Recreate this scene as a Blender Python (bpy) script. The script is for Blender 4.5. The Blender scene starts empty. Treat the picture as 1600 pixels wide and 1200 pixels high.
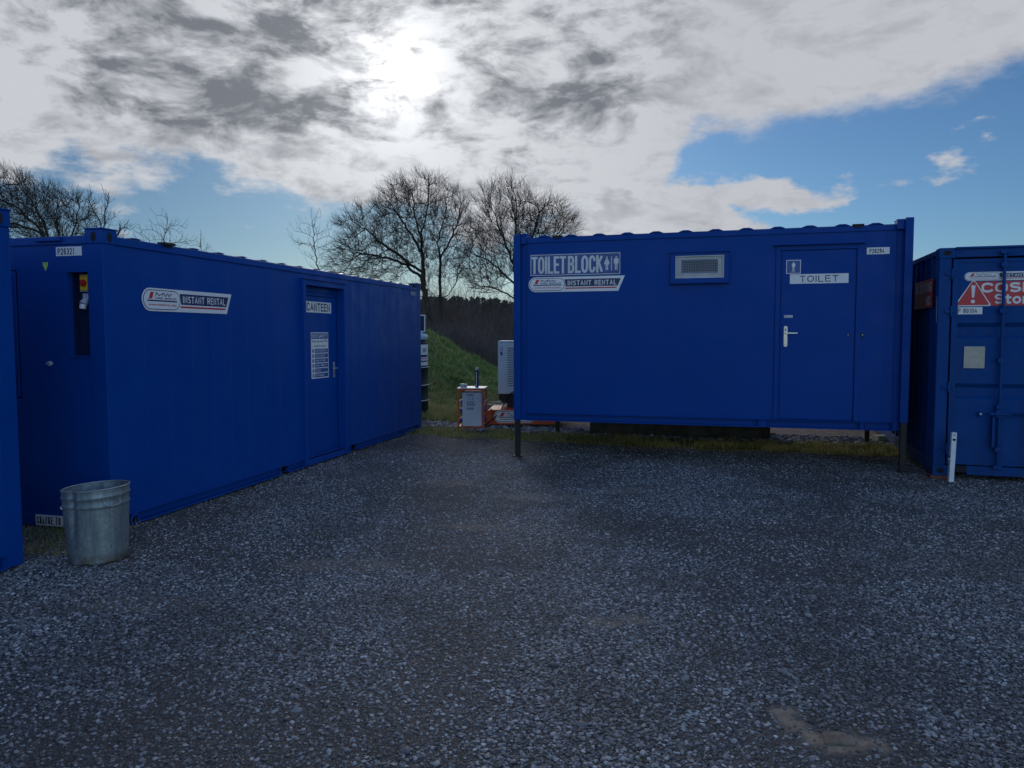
import bpy, bmesh, math, random
import numpy as np
from mathutils import Vector, Matrix, noise as mnoise
from mathutils.kdtree import KDTree
R = math.radians
rng = np.random.default_rng(7); random.seed(7)
scene = bpy.context.scene
col = scene.collection

# ------------------------------------------------------------------ camera
cd = bpy.data.cameras.new('camera'); cam = bpy.data.objects.new('camera', cd); col.objects.link(cam)
cd.sensor_width = 36.0; cd.lens = 36.0 * 1203.72 / 1600.0; cd.clip_start = .05; cd.clip_end = 3000
cam.matrix_world = Matrix.Translation((0, 0, 1.668)) @ Matrix.Rotation(R(90 - 3.686), 4, 'X') @ Matrix.Rotation(R(-.13), 4, 'Z')
scene.camera = cam
scene.render.resolution_x = 1024; scene.render.resolution_y = 768
scene.view_settings.view_transform = 'Standard'; scene.view_settings.look = 'None'
scene.view_settings.exposure = 0.0; scene.view_settings.gamma = 1.0
scene.cycles.max_bounces = 5

# ------------------------------------------------------------------ node helper
class N:
    def __init__(s, tree): s.t = tree; s.n = tree.nodes; s.l = tree.links
    def a(s, typ, ins=None, **kw):
        nd = s.n.new(typ)
        for k, v in kw.items(): setattr(nd, k, v)
        for k, v in (ins or {}).items():
            if isinstance(v, bpy.types.NodeSocket): s.l.new(v, nd.inputs[k])
            else: nd.inputs[k].default_value = v
        return nd
    def m(s, op, x, y=None, z=None, clamp=False):
        ins = {0: x}
        if y is not None: ins[1] = y
        if z is not None: ins[2] = z
        return s.a('ShaderNodeMath', ins, operation=op, use_clamp=clamp).outputs[0]
    def mr(s, v, a, b, c=0.0, d=1.0, it='SMOOTHSTEP'):
        return s.a('ShaderNodeMapRange', {0: v, 1: a, 2: b, 3: c, 4: d}, interpolation_type=it).outputs[0]
    def noise(s, vec, scale, detail=4, rough=.55, dist=0.0):
        return s.a('ShaderNodeTexNoise', {'Vector': vec, 'Scale': scale, 'Detail': detail, 'Roughness': rough, 'Distortion': dist}).outputs[0]
    def mix(s, f, c1, c2, mode='MIX'):
        nd = s.n.new('ShaderNodeMix'); nd.data_type = 'RGBA'; nd.blend_type = mode
        for i, v in ((0, f), (6, c1), (7, c2)):
            if isinstance(v, bpy.types.NodeSocket): s.l.new(v, nd.inputs[i])
            elif i and len(v) == 3: nd.inputs[i].default_value = (*v, 1)
            else: nd.inputs[i].default_value = v
        return nd.outputs[2]
    def ramp(s, f, stops, interp='LINEAR'):
        nd = s.a('ShaderNodeValToRGB', {0: f}); cr = nd.color_ramp; cr.interpolation = interp
        while len(cr.elements) < len(stops): cr.elements.new(.5)
        for e, (p, c) in zip(cr.elements, stops):
            e.position = p; e.color = (c, c, c, 1) if not hasattr(c, '__len__') else (*c, 1)
        return nd.outputs[0]

# ------------------------------------------------------------------ world: clear blue sky with a broken cloud deck in front of the sun
SUN_AZ, SUN_EL = -8.4, 18.2
world = bpy.data.worlds.new('World'); scene.world = world; world.use_nodes = True
wt = world.node_tree; wt.nodes.clear(); w = N(wt)
tc = w.a('ShaderNodeTexCoord').outputs['Generated']
sky = w.a('ShaderNodeTexSky', sky_type='NISHITA', sun_disc=False)
sky.sun_elevation = R(SUN_EL); sky.sun_rotation = R(SUN_AZ); sky.air_density = 1.0; sky.dust_density = .3; sky.ozone_density = 2.5
sx = w.a('ShaderNodeSeparateXYZ', {0: w.a('ShaderNodeVectorMath', {0: tc}, operation='NORMALIZE').outputs[0]})
X, Y, Z = sx.outputs
az = w.m('MULTIPLY', w.m('ARCTAN2', X, Y), 180 / math.pi)
el = w.m('MULTIPLY', w.m('ARCSINE', Z), 180 / math.pi)
den = w.m('ADD', w.m('MAXIMUM', Z, 0.0), .16)
pc = w.a('ShaderNodeCombineXYZ', {0: w.m('DIVIDE', X, den), 1: w.m('DIVIDE', Y, den), 2: 0.0}).outputs[0]
dv = w.a('ShaderNodeMapping', {0: tc, 3: (1.0, 1.0, 2.3)}).outputs[0]
n_edge = w.noise(dv, 7.5, 8, .6)
n_big = w.noise(pc, 1.7, 2, .5)
warp = w.a('ShaderNodeTexNoise', {'Vector': dv, 'Scale': 6.0, 'Detail': 2}).outputs['Color']
wv_ = w.a('ShaderNodeVectorMath', {0: w.a('ShaderNodeVectorMath', {0: warp, 1: (.5, .5, .5)}, operation='SUBTRACT').outputs[0], 'Scale': .10}, operation='SCALE').outputs[0]
lv = w.a('ShaderNodeVectorMath', {0: w.a('ShaderNodeMapping', {0: tc, 1: (2.4, .7, .35), 3: (1.0, 1.0, 2.2)}).outputs[0], 1: wv_}, operation='ADD').outputs[0]
n_lump = w.noise(lv, 5.5, 5, .6)
n_puff = w.noise(lv, 14.0, 7, .64)
# lower edge of the deck over azimuth (degrees -60..60 -> 0..1, elevation/60)
def azp(a): return (a + 60) / 120
edge = w.ramp(w.m('DIVIDE', w.m('ADD', az, 60.0), 120.0), [(0, .6), (azp(-36), 8.2 / 60), (azp(-26), 9.3 / 60), (azp(-18), 9.9 / 60), (azp(-9.5), 9.6 / 60), (azp(-4), 7.6 / 60), (azp(3), 7.2 / 60), (azp(9.5), 8.6 / 60), (azp(12.8), 13.4 / 60), (azp(20), 13.9 / 60), (azp(33), 15.6 / 60), (1, 24 / 60)])
edge = w.m('MULTIPLY', edge, 60.0)
def blob(a0, e0, wa, we):
    d1 = w.m('DIVIDE', w.m('SUBTRACT', az, a0), wa); d2 = w.m('DIVIDE', w.m('SUBTRACT', el, e0), we)
    return w.m('POWER', 2.718, w.m('MULTIPLY', w.m('ADD', w.m('MULTIPLY', d1, d1), w.m('MULTIPLY', d2, d2)), -1.0))
sgn = w.m('MULTIPLY', w.m('SUBTRACT', el, edge), .34)
f1 = w.m('ADD', sgn, w.m('MULTIPLY', w.m('SUBTRACT', n_edge, .5), w.mr(az, 10.0, 17.0, 4.2, 2.2)))
low = w.m('MAXIMUM', w.m('MULTIPLY', blob(10.0, 8.0, 8.5, 2.3), 3.8), w.m('MULTIPLY', blob(18.3, 9.4, 4.6, 1.5), 3.1))
low = w.m('MAXIMUM', low, w.m('MULTIPLY', blob(-27, 6.6, 5.0, .5), .9))
f2 = w.m('ADD', w.m('SUBTRACT', low, 1.15), w.m('MULTIPLY', w.m('SUBTRACT', n_edge, .5), 7.5))
front = w.mr(Y, -.1, .35)
high = w.mr(el, 34.0, 62.0, 1.0, 0.0)
cov = w.m('MULTIPLY', w.m('MULTIPLY', w.m('MAXIMUM', w.mr(f1, -.15, .55), w.mr(f2, -.1, .8)), front), high)
# a few thin clouds behind the camera
back = w.m('MULTIPLY', w.m('MULTIPLY', w.mr(n_big, .52, .7), w.mr(Y, .1, -.25)), .5)
cov = w.m('MAXIMUM', cov, w.m('MULTIPLY', back, w.mr(Z, .03, .15)))
# distance to the sun
sd = (math.cos(R(SUN_EL)) * math.sin(R(SUN_AZ)), math.cos(R(SUN_EL)) * math.cos(R(SUN_AZ)), math.sin(R(SUN_EL)))
ang = w.m('MULTIPLY', w.m('ARCCOSINE', w.m('MINIMUM', w.a('ShaderNodeVectorMath', {0: w.a('ShaderNodeVectorMath', {0: tc}, operation='NORMALIZE').outputs[0], 1: sd}, operation='DOT_PRODUCT').outputs['Value'], .99999)), 180 / math.pi)
def gl(s): 
    q = w.m('DIVIDE', ang, s); return w.m('POWER', 2.718, w.m('MULTIPLY', w.m('MULTIPLY', q, q), -1.0))
thick = w.mr(w.m('ADD', w.m('ADD', w.m('MULTIPLY', n_lump, .60), w.m('ADD', w.m('MULTIPLY', n_puff, .44), .045)), w.m('ADD', w.m('MULTIPLY', blob(-17, 16.5, 10.0, 5.5), .075), w.m('MULTIPLY', blob(3, 15.5, 6.5, 2.5), .035))), .49, .71)
inside = w.m('MULTIPLY', w.mr(f1, .2, 1.9), w.mr(sgn, .2, 1.6, .45, 1.0))
calm = w.mr(az, 6.0, 16.0)              # the deck on the right is thin and even
thick = w.m('MULTIPLY', w.m('MULTIPLY', thick, w.m('ADD', .35, w.m('MULTIPLY', inside, .65))), w.m('SUBTRACT', 1.0, w.m('MULTIPLY', calm, .6)))
fine = w.m('MULTIPLY', w.m('SUBTRACT', w.noise(lv, 22.0, 6, .62), .5), 1.5)
body = w.mix(w.m('ADD', thick, fine, clamp=True), (.58, .60, .64), (.18, .195, .225))
body = w.mix(w.m('MULTIPLY', calm, .45), body, (.46, .47, .52))
lit = w.m('SUBTRACT', 1.0, w.m('MULTIPLY', thick, .85))
glow = w.m('ADD', w.m('ADD', w.m('MULTIPLY', w.m('MULTIPLY', gl(1.9), 1.5), w.mr(n_puff, .40, .60, 1.35, .3)), w.m('MULTIPLY', gl(4.2), .16)), w.m('MULTIPLY', gl(9.0), .30))
glow = w.m('MULTIPLY', glow, lit)
gadd = w.a('ShaderNodeVectorMath', {0: (1.0, 1.0, .99), 'Scale': glow}, operation='SCALE').outputs[0]
cloud = w.mix(1.0, body, gadd, 'ADD')
# deeper blue low in front, open sky overhead and behind boosted as fill light
open_ = w.m('MAXIMUM', w.mr(Z, .42, .75), w.mr(Y, .15, -.45))
skyc = w.mix(1.0, sky.outputs[0], w.mix(open_, (.37, .54, .72), (2.35, 2.3, 2.5)), 'MULTIPLY')
skyc = w.mix(w.mr(az, 9.0, -6.0, 0.0, .34), skyc, (0.0, 0.0, 0.0))
skyc = w.mix(w.m('MULTIPLY', w.mr(el, 6.0, -1.0, 0.0, .7), w.mr(Y, 0.0, .4)), skyc, (4.6, 5.3, 6.0))
bg1 = w.a('ShaderNodeBackground', {0: skyc, 1: .10})
bg2 = w.a('ShaderNodeBackground', {0: cloud, 1: 1.0})
ms = w.a('ShaderNodeMixShader', {0: cov, 1: bg1.outputs[0], 2: bg2.outputs[0]})
w.l.new(ms.outputs[0], w.a('ShaderNodeOutputWorld').inputs[0])
world.cycles.sampling_method = 'MANUAL'; world.cycles.sample_map_resolution = 1024

sl = bpy.data.lights.new('sun', 'SUN'); sl.energy = .85; sl.angle = R(14); sl.color = (1, .95, .88)
sun = bpy.data.objects.new('sun', sl); col.objects.link(sun); sun.location = (-8, 40, 20)
sun.rotation_euler = Vector(sd).to_track_quat('Z', 'Y').to_euler()

# ------------------------------------------------------------------ materials
MATS = {}
def mat(name, base, rough=.6, metal=0.0, spec=.5, var=.12, vscale=3.0, bump=0.0, bscale=40.0, builder=None, coat=0.0):
    if name in MATS: return MATS[name]
    m = bpy.data.materials.new(name); m.use_nodes = True; t = m.node_tree; t.nodes.clear(); n = N(t)
    b = n.a('ShaderNodeBsdfPrincipled'); out = n.a('ShaderNodeOutputMaterial'); n.l.new(b.outputs[0], out.inputs[0])
    b.inputs['Roughness'].default_value = rough; b.inputs['Metallic'].default_value = metal; b.inputs['Specular IOR Level'].default_value = spec
    b.inputs['Coat Weight'].default_value = coat
    oc = n.a('ShaderNodeTexCoord').outputs['Object']
    if builder: builder(n, b, oc)
    else:
        f = n.noise(oc, vscale, 5, .6)
        dark = tuple(c * (1 - var) for c in base); lite = tuple(min(1, c * (1 + var)) for c in base)
        n.l.new(n.mix(n.mr(f, .3, .7), dark, lite), b.inputs['Base Color'])
        if bump:
            bp = n.a('ShaderNodeBump', {'Strength': bump, 'Distance': .01, 'Height': n.noise(oc, bscale, 4)})
            n.l.new(bp.outputs[0], b.inputs['Normal'])
    MATS[name] = m
    return m

def paint(base, dirt, rough, wav, streak):
    def f(n, b, oc):
        st = n.a('ShaderNodeMapping', {0: oc, 3: (6.0, 6.0, .35)}).outputs[0]
        s1 = n.mr(n.noise(st, 1.6, 6, .6), .45, .8)
        blot = n.mr(n.noise(oc, 1.1, 6, .6, .5), .42, .75)
        z = n.a('ShaderNodeSeparateXYZ', {0: oc}).outputs[2]
        splash = n.m('MULTIPLY', n.mr(z, .75, .05), n.mr(n.noise(oc, 7.0, 5, .65), .35, .75))
        c = n.mix(n.m('MULTIPLY', blot, .35), base, tuple(min(1, x * 1.25 + .004) for x in base))
        c = n.mix(n.m('MULTIPLY', s1, streak), c, dirt)
        c = n.mix(n.m('MULTIPLY', splash, streak * 1.2), c, dirt)
        n.l.new(c, b.inputs['Base Color'])
        rr = n.mr(n.noise(oc, 3.5, 6, .65), .3, .75, rough - .08, rough + .14)
        n.l.new(rr, b.inputs['Roughness'])
        h = n.m('ADD', n.m('MULTIPLY', n.noise(oc, 1.3, 2), 1.0), n.m('MULTIPLY', n.noise(oc, 5.0, 3), .12))
        bp = n.a('ShaderNodeBump', {'Strength': wav, 'Distance': .05, 'Height': h})
        bp2 = n.a('ShaderNodeBump', {'Strength': .05, 'Distance': .002, 'Height': n.noise(oc, 260.0, 2), 'Normal': bp.outputs[0]})
        n.l.new(bp2.outputs[0], b.inputs['Normal'])
    return f
BLUE = mat('blue_paint', None, spec=.15, builder=paint((.0005, .050, .265), (.008, .052, .19), .40, .30, .14))
BLUE2 = mat('blue_paint_clean', None, spec=.11, builder=paint((.0005, .048, .255), (.006, .048, .19), .38, .25, .08))
BLUE3 = mat('blue_paint_worn', None, spec=.15, builder=paint((.002, .052, .215), (.018, .040, .09), .6, .5, .5))
DARK = mat('black_steel', (.012, .012, .013), .6, var=.3)
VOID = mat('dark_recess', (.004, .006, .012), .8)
WHITE = mat('white_vinyl', (.72, .73, .74), .45, var=.05, vscale=9)
NAVY = mat('navy_vinyl', (.012, .02, .09), .45, var=.05)
RED = mat('red_vinyl', (.50, .025, .03), .45, var=.08)
BLKV = mat('black_vinyl', (.015, .016, .02), .5)
GREYV = mat('grey_vinyl', (.60, .62, .64), .5)
SIGNB = mat('sign_blue', (.03, .08, .26), .45)
STEEL = mat('brushed_steel', (.62, .62, .6), .33, .9, var=.08, vscale=30)
GALV_RIM = mat('rim_steel', (.36, .38, .39), .5, .7, var=.15, vscale=20)
ORANGE = mat('orange_paint', (.62, .085, .02), .5, var=.18, vscale=6)
PALE = mat('pale_canopy', (.60, .68, .70), .4, var=.06)
BEIGE = mat('beige_plate', (.42, .41, .33), .6, var=.12, vscale=14)
YEL = mat('yellow_plastic', (.75, .45, .02), .45)
REDK = mat('red_plastic', (.45, .02, .02), .4)
GREYP = mat('grey_plastic', (.45, .48, .55), .5)
GLASS = mat('obscured_glass', (.10, .17, .28), .15, spec=.3, var=.15, vscale=8)
GLASSD = mat('dark_glass', (.01, .03, .07), .15, spec=.25)
UPVC = mat('white_upvc', (.7, .72, .74), .4)
WIRE = mat('grille_wire', (.30, .34, .40), .5, .3)
TANK = mat('dark_green_plastic', (.006, .020, .022), .6, var=.2, spec=.25)
RUBBER = mat('black_rubber', (.01, .01, .01), .6)
CONC = mat('stained_concrete', (.05, .05, .05), .9, var=.4, vscale=5, bump=.5, bscale=30)
BLUEP = mat('blue_plastic', (.015, .04, .28), .4)
LGREEN = mat('lime_sticker', (.45, .62, .12), .5)
def f_wood(n, b, oc):
    g = n.noise(n.a('ShaderNodeMapping', {0: oc, 3: (20, 1.2, 20)}).outputs[0], 2.0, 6, .6)
    n.l.new(n.ramp(g, [(.3, (.10, .085, .07)), (.7, (.30, .28, .24))]), b.inputs['Base Color'])
WOOD = mat('weathered_wood', None, .85, builder=f_wood)
def f_galv(n, b, oc):
    v = n.a('ShaderNodeTexVoronoi', {'Vector': oc, 'Scale': 55.0}).outputs['Color']
    v = n.a('ShaderNodeSeparateColor', {0: v}).outputs[0]
    st = n.noise(n.a('ShaderNodeMapping', {0: oc, 3: (9, 9, .8)}).outputs[0], 1.5, 6, .65)
    c = n.mix(v, (.20, .25, .26), (.30, .35, .36))
    c = n.mix(n.mr(st, .45, .72), c, (.14, .18, .195))
    sp = n.mr(n.noise(oc, 11.0, 4, .7), .66, .72)
    c = n.mix(n.m('MULTIPLY', sp, .7), c, (.07, .055, .045))
    z = n.a('ShaderNodeSeparateXYZ', {0: oc}).outputs[2]
    c = n.mix(n.m('MULTIPLY', n.mr(z, .10, .0), n.mr(n.noise(oc, 9.0, 4), .3, .6)), c, (.09, .075, .055))
    n.l.new(c, b.inputs['Base Color'])
    n.l.new(n.mr(st, .3, .8, .42, .68), b.inputs['Roughness'])
    bp = n.a('ShaderNodeBump', {'Strength': .35, 'Distance': .01, 'Height': n.noise(oc, 9.0, 3)})
    n.l.new(bp.outputs[0], b.inputs['Normal'])
GALV = mat('galvanised_steel', None, .5, .55, builder=f_galv)
def f_bark(n, b, oc):
    g = n.noise(n.a('ShaderNodeMapping', {0: oc, 3: (6, 6, 1.4)}).outputs[0], 2.2, 6, .65)
    moss = n.mr(n.noise(oc, 1.1, 4), .5, .7)
    c = n.ramp(g, [(.3, (.018, .015, .013)), (.7, (.06, .052, .044))])
    n.l.new(n.mix(n.m('MULTIPLY', moss, .35), c, (.05, .06, .03)), b.inputs['Base Color'])
    bp = n.a('ShaderNodeBump', {'Strength': .6, 'Distance': .03, 'Height': g}); n.l.new(bp.outputs[0], b.inputs['Normal'])
BARK = mat('bark', None, .9, builder=f_bark)
TWIG = mat('twigs', (.032, .027, .024), .9, var=.3, vscale=.8)
SCRUB = mat('scrub_twigs', (.115, .09, .083), .95, var=.4, vscale=.35)
def f_blade(stops):
    def f(n, b, oc):
        a = n.a('ShaderNodeAttribute', attribute_name='tint').outputs['Fac']
        p = n.noise(oc, .55, 4, .6)
        n.l.new(n.ramp(n.m('ADD', n.m('MULTIPLY', a, .5), n.m('MULTIPLY', p, .5)), stops), b.inputs['Base Color'])
    return f
def leafy(m, k):
    t = m.node_tree; n = N(t); b = [x for x in t.nodes if x.type == 'BSDF_PRINCIPLED'][0]; o = [x for x in t.nodes if x.type == 'OUTPUT_MATERIAL'][0]
    c = b.inputs['Base Color'].links[0].from_socket; tr = n.a('ShaderNodeBsdfTranslucent', {0: c})
    n.l.new(n.a('ShaderNodeMixShader', {0: k, 1: b.outputs[0], 2: tr.outputs[0]}).outputs[0], o.inputs[0])
GRASS = mat('grass_blades', None, .7, spec=.2, builder=f_blade([(.22, (.12, .16, .045)), (.42, (.22, .26, .08)), (.56, (.38, .35, .15)), (.78, (.52, .43, .25))]))
GRASSM = mat('bank_grass_blades', None, .7, spec=.2, builder=f_blade([(.22, (.08, .16, .045)), (.45, (.15, .26, .065)), (.6, (.30, .34, .13)), (.8, (.44, .40, .22))]))
leafy(GRASS, .45); leafy(GRASSM, .45)
CONIF = mat('conifer_foliage', None, .9, spec=.1, builder=f_blade([(.25, (.030, .044, .040)), (.75, (.070, .085, .068))]))

# ------------------------------------------------------------------ mesh builder
def _bold_text(s, bold):
    c = bpy.data.curves.new('tmp', 'FONT'); c.body = s; c.offset = bold; c.resolution_u = 3
    o = bpy.data.objects.new('tmp', c); col.objects.link(o)
    dg = bpy.context.evaluated_depsgraph_get(); me = o.evaluated_get(dg).to_mesh()
    v = np.array([x.co[:2] for x in me.vertices]); f = [tuple(p.vertices) for p in me.polygons]
    o.evaluated_get(dg).to_mesh_clear(); bpy.data.objects.remove(o); bpy.data.curves.remove(c)
    return v, f
def _arc(cx, cy, rx, ry, a0, a1, k=12):
    return [(cx + rx * math.cos(R(a0 + (a1 - a0) * i / k)), cy + ry * math.sin(R(a0 + (a1 - a0) * i / k))) for i in range(k + 1)]
_S = {
 'A': (1.05, [[(0, 0), (.5, 1), (1, 0)], [(.18, .33), (.82, .33)]]), 'B': (.95, [[(0, 0), (0, 1)], [(0, 1), (.6, 1)] + _arc(.6, .765, .36, .235, 80, -80) + [(0, .53)], [(0, .53), (.6, .53)] + _arc(.6, .265, .4, .265, 80, -80) + [(0, 0)]]),
 'C': (1, [_arc(.5, .7, .5, .3, 15, 180) + _arc(.5, .3, .5, .3, 180, 345)]), 'D': (1, [[(0, 0), (0, 1)], [(0, 1), (.45, 1)] + _arc(.45, .6, .55, .4, 80, 0, 6) + _arc(.45, .4, .55, .4, 0, -80, 6) + [(0, 0)]]),
 'E': (.85, [[(1, 1), (0, 1), (0, 0), (1, 0)], [(0, .52), (.88, .52)]]), 'F': (.8, [[(1, 1), (0, 1), (0, 0)], [(0, .5), (.85, .5)]]),
 'G': (1.05, [_arc(.5, .7, .5, .3, 20, 180) + _arc(.5, .3, .5, .3, 180, 340) + [(1, .45), (.55, .45)]]), 'H': (1, [[(0, 0), (0, 1)], [(1, 0), (1, 1)], [(0, .52), (1, .52)]]),
 'I': (.0, [[(.5, 0), (.5, 1)]]), 'K': (1, [[(0, 0), (0, 1)], [(1, 1), (0, .42)], [(.32, .6), (1, 0)]]), 'L': (.8, [[(0, 1), (0, 0), (1, 0)]]),
 'M': (1.25, [[(0, 0), (0, 1), (.5, .18), (1, 1), (1, 0)]]), 'N': (1, [[(0, 0), (0, 1), (1, 0), (1, 1)]]),
 'O': (1.05, [_arc(.5, .68, .5, .32, 0, 180) + _arc(.5, .32, .5, .32, 180, 360) + [(1, .68)]]), 'P': (.92, [[(0, 0), (0, 1)], [(0, 1), (.6, 1)] + _arc(.6, .74, .4, .26, 80, -80) + [(0, .48)]]),
 'R': (1, [[(0, 0), (0, 1)], [(0, 1), (.6, 1)] + _arc(.6, .75, .38, .25, 80, -80) + [(0, .5)], [(.5, .5), (1, 0)]]),
 'S': (.95, [_arc(.5, .76, .47, .24, 25, 250, 10) + _arc(.5, .26, .5, .26, 75, -155, 12)]), 'T': (.95, [[(0, 1), (1, 1)], [(.5, 1), (.5, 0)]]),
 'U': (1, [[(0, 1)] + _arc(.5, .33, .5, .33, 180, 360) + [(1, 1)]]), 'V': (1, [[(0, 1), (.5, 0), (1, 1)]]), 'W': (1.4, [[(0, 1), (.25, 0), (.5, .9), (.75, 0), (1, 1)]]), 'Y': (1, [[(0, 1), (.5, .48), (1, 1)], [(.5, .48), (.5, 0)]]),
 '0': (.8, [_arc(.5, .68, .5, .32, 0, 180) + _arc(.5, .32, .5, .32, 180, 360) + [(1, .68)]]), '1': (.45, [[(.1, .8), (.7, 1), (.7, 0)]]), '2': (.8, [_arc(.5, .72, .5, .28, 170, -30, 10) + [(0, 0), (1, 0)]]),
 '3': (.8, [_arc(.48, .76, .46, .24, 160, -80, 10) + _arc(.48, .27, .52, .27, 80, -160, 10)]), '4': (.85, [[(.72, 0), (.72, 1), (0, .3), (1, .3)]]), '6': (.8, [_arc(.5, .66, .48, .34, 30, 180, 8) + _arc(.5, .3, .5, .3, 180, 520, 16)]),
 '8': (.8, [_arc(.5, .77, .43, .23, -90, 270, 14), _arc(.5, .27, .5, .27, 90, 450, 14)]), '9': (.8, [_arc(.5, .34, .48, .34, 210, 360, 8) + _arc(.5, .7, .5, .3, 0, 360, 16)]),
 't': (.5, [[(.4, .9), (.4, .15), (.6, 0), (1, .02)], [(0, .66), (1, .66)]]), 'o': (.85, [_arc(.5, .35, .5, .35, 0, 360, 18)]), 'r': (.55, [[(0, 0), (0, .68)], _arc(.7, .3, .7, .38, 180, 80, 8)]), 'e': (.85, [[(0.02, .36), (1, .36)] + _arc(.5, .35, .5, .35, 0, 320, 18)]),
 ' ': (.45, [])}
def V2(p, q, s):
    if q is None: return None
    d = ((q[0] - p[0]) * s, (q[1] - p[1]) * s); l = math.hypot(*d) or 1
    return (d[0] / l, d[1] / l)
class MB:
    def __init__(s, frame=None):
        s.v = []; s.f = []; s.m = []; s.mats = []; s.smooth = []; s.set(frame)
    def set(s, frame=None):
        s.F = frame or (Vector((0, 0, 0)), Vector((1, 0, 0)), Vector((0, 1, 0)), Vector((0, 0, 1))); return s
    def P(s, x, y, z):
        o, a, b, c = s.F; return tuple(o + a * x + b * y + c * z)
    def mi(s, m):
        if m not in s.mats: s.mats.append(m)
        return s.mats.index(m)
    def add(s, pts, faces, m, smooth=False):
        k = len(s.v); s.v += [s.P(*p) for p in pts]; i = s.mi(m)
        for f in faces: s.f.append(tuple(k + j for j in f)); s.m.append(i); s.smooth.append(smooth)
        return s
    def box(s, x0, x1, y0, y1, z0, z1, m):
        p = [(x0, y0, z0), (x1, y0, z0), (x1, y1, z0), (x0, y1, z0), (x0, y0, z1), (x1, y0, z1), (x1, y1, z1), (x0, y1, z1)]
        return s.add(p, [(3, 2, 1, 0), (4, 5, 6, 7), (0, 1, 5, 4), (1, 2, 6, 5), (2, 3, 7, 6), (3, 0, 4, 7)], m)
    def poly(s, pts, z, m, t=0.0):
        n = len(pts)
        if t: 
            return s.add([(x, y, z) for x, y in pts] + [(x, y, z + t) for x, y in pts], [tuple(range(n))[::-1], tuple(range(n, 2 * n))] + [(i, (i + 1) % n, n + (i + 1) % n, n + i) for i in range(n)], m)
        return s.add([(x, y, z) for x, y in pts], [tuple(range(n))], m)
    def rect(s, x0, x1, y0, y1, z, m): return s.poly([(x0, y0), (x1, y0), (x1, y1), (x0, y1)], z, m)
    def ring(s, x0, x1, y0, y1, t, z, m):
        s.rect(x0, x1, y0, y0 + t, z, m); s.rect(x0, x1, y1 - t, y1, z, m); s.rect(x0, x0 + t, y0 + t, y1 - t, z, m); return s.rect(x1 - t, x1, y0 + t, y1 - t, z, m)
    def text(s, st, x0, x1, y0, y1, z, m, bold=.02, shear=0.0):
        v, f = _bold_text(st, bold)
        lo, hi = v.min(0), v.max(0); q = (v - lo) / (hi - lo)
        return s.add([(x0 + (x1 - x0) * a + shear * (y1 - y0) * b, y0 + (y1 - y0) * b, z) for a, b in q], f, m)
    def letters(s, st, x0, x1, y0, y1, z, m, wt=.16, gap=.2, shear=0.0):
        """block lettering drawn as strokes of even weight; wt is the stroke weight over the cap height"""
        H = y1 - y0; t = wt * H; ws = [_S[c][0] for c in st]; gp = t * (1 + gap * 1.2)
        free = (x1 - x0) - t - gp * (len(st) - 1); u = free / max(sum(ws), 1e-6); x = x0 + t / 2; k = 0
        for c, w_ in zip(st, ws):
            for line in _S[c][1]:
                q = [(x + px_ * w_ * u, y0 + t / 2 + py_ * (H - t)) for px_, py_ in line]
                q = [a for i, a in enumerate(q) if i == 0 or math.hypot(a[0] - q[i - 1][0], a[1] - q[i - 1][1]) > 1e-5]
                closed = math.hypot(q[0][0] - q[-1][0], q[0][1] - q[-1][1]) < 1e-4
                if closed: q = q[:-1]
                n_ = len(q); L_, R_ = [], []
                for i in range(n_):
                    a = q[(i - 1) % n_] if (i or closed) else None; b_ = q[(i + 1) % n_] if (i < n_ - 1 or closed) else None
                    d1 = V2(q[i], a, -1); d2 = V2(q[i], b_, 1); d1 = d1 or d2; d2 = d2 or d1
                    nx, ny = -(d1[1] + d2[1]), d1[0] + d2[0]; ln = math.hypot(nx, ny) or 1; nx /= ln; ny /= ln
                    cs = max(.45, nx * -d1[1] + ny * d1[0]); o_ = t / 2 / cs
                    p_ = q[i]
                    if not closed and i in (0, n_ - 1) and n_ > 1:
                        e = -1 if i == 0 else 1; p_ = (p_[0] + d1[0] * e * t / 2 * (1 if abs(d1[0]) < .2 or abs(d1[1]) < .2 else .3), p_[1] + d1[1] * e * t / 2 * (1 if abs(d1[0]) < .2 or abs(d1[1]) < .2 else .3))
                    L_.append((p_[0] + nx * o_, p_[1] + ny * o_)); R_.append((p_[0] - nx * o_, p_[1] - ny * o_))
                zz = z + .00012 * (k % 5); k += 1
                pts = [(a + shear * (b_ - y0), b_, zz) for a, b_ in L_ + R_]
                fs = [(i, (i + 1) % n_, n_ + (i + 1) % n_, n_ + i)[::-1] for i in range(n_ if closed else n_ - 1)]
                s.add(pts, fs, m)
            x += w_ * u + gp
        return s
    def disc(s, cx, cy, r, z, m, n=20, ry=None):
        return s.poly([(cx + r * math.cos(2 * math.pi * i / n), cy + (ry or r) * math.sin(2 * math.pi * i / n)) for i in range(n)], z, m)
    def cyl(s, p0, p1, r0, r1, m, n=16, cap=True):
        p0, p1 = Vector(p0), Vector(p1); d = (p1 - p0).normalized(); u = d.orthogonal().normalized(); q = d.cross(u)
        pts = []
        for p, r in ((p0, r0), (p1, r1)):
            for i in range(n):
                a = 2 * math.pi * i / n; pts.append(tuple(p + (u * math.cos(a) + q * math.sin(a)) * r))
        s.add(pts, [(i, (i + 1) % n, n + (i + 1) % n, n + i) for i in range(n)], m, True)
        if cap: s.add(pts, [tuple(range(n))[::-1], tuple(range(n, 2 * n))], m)
        return s
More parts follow.
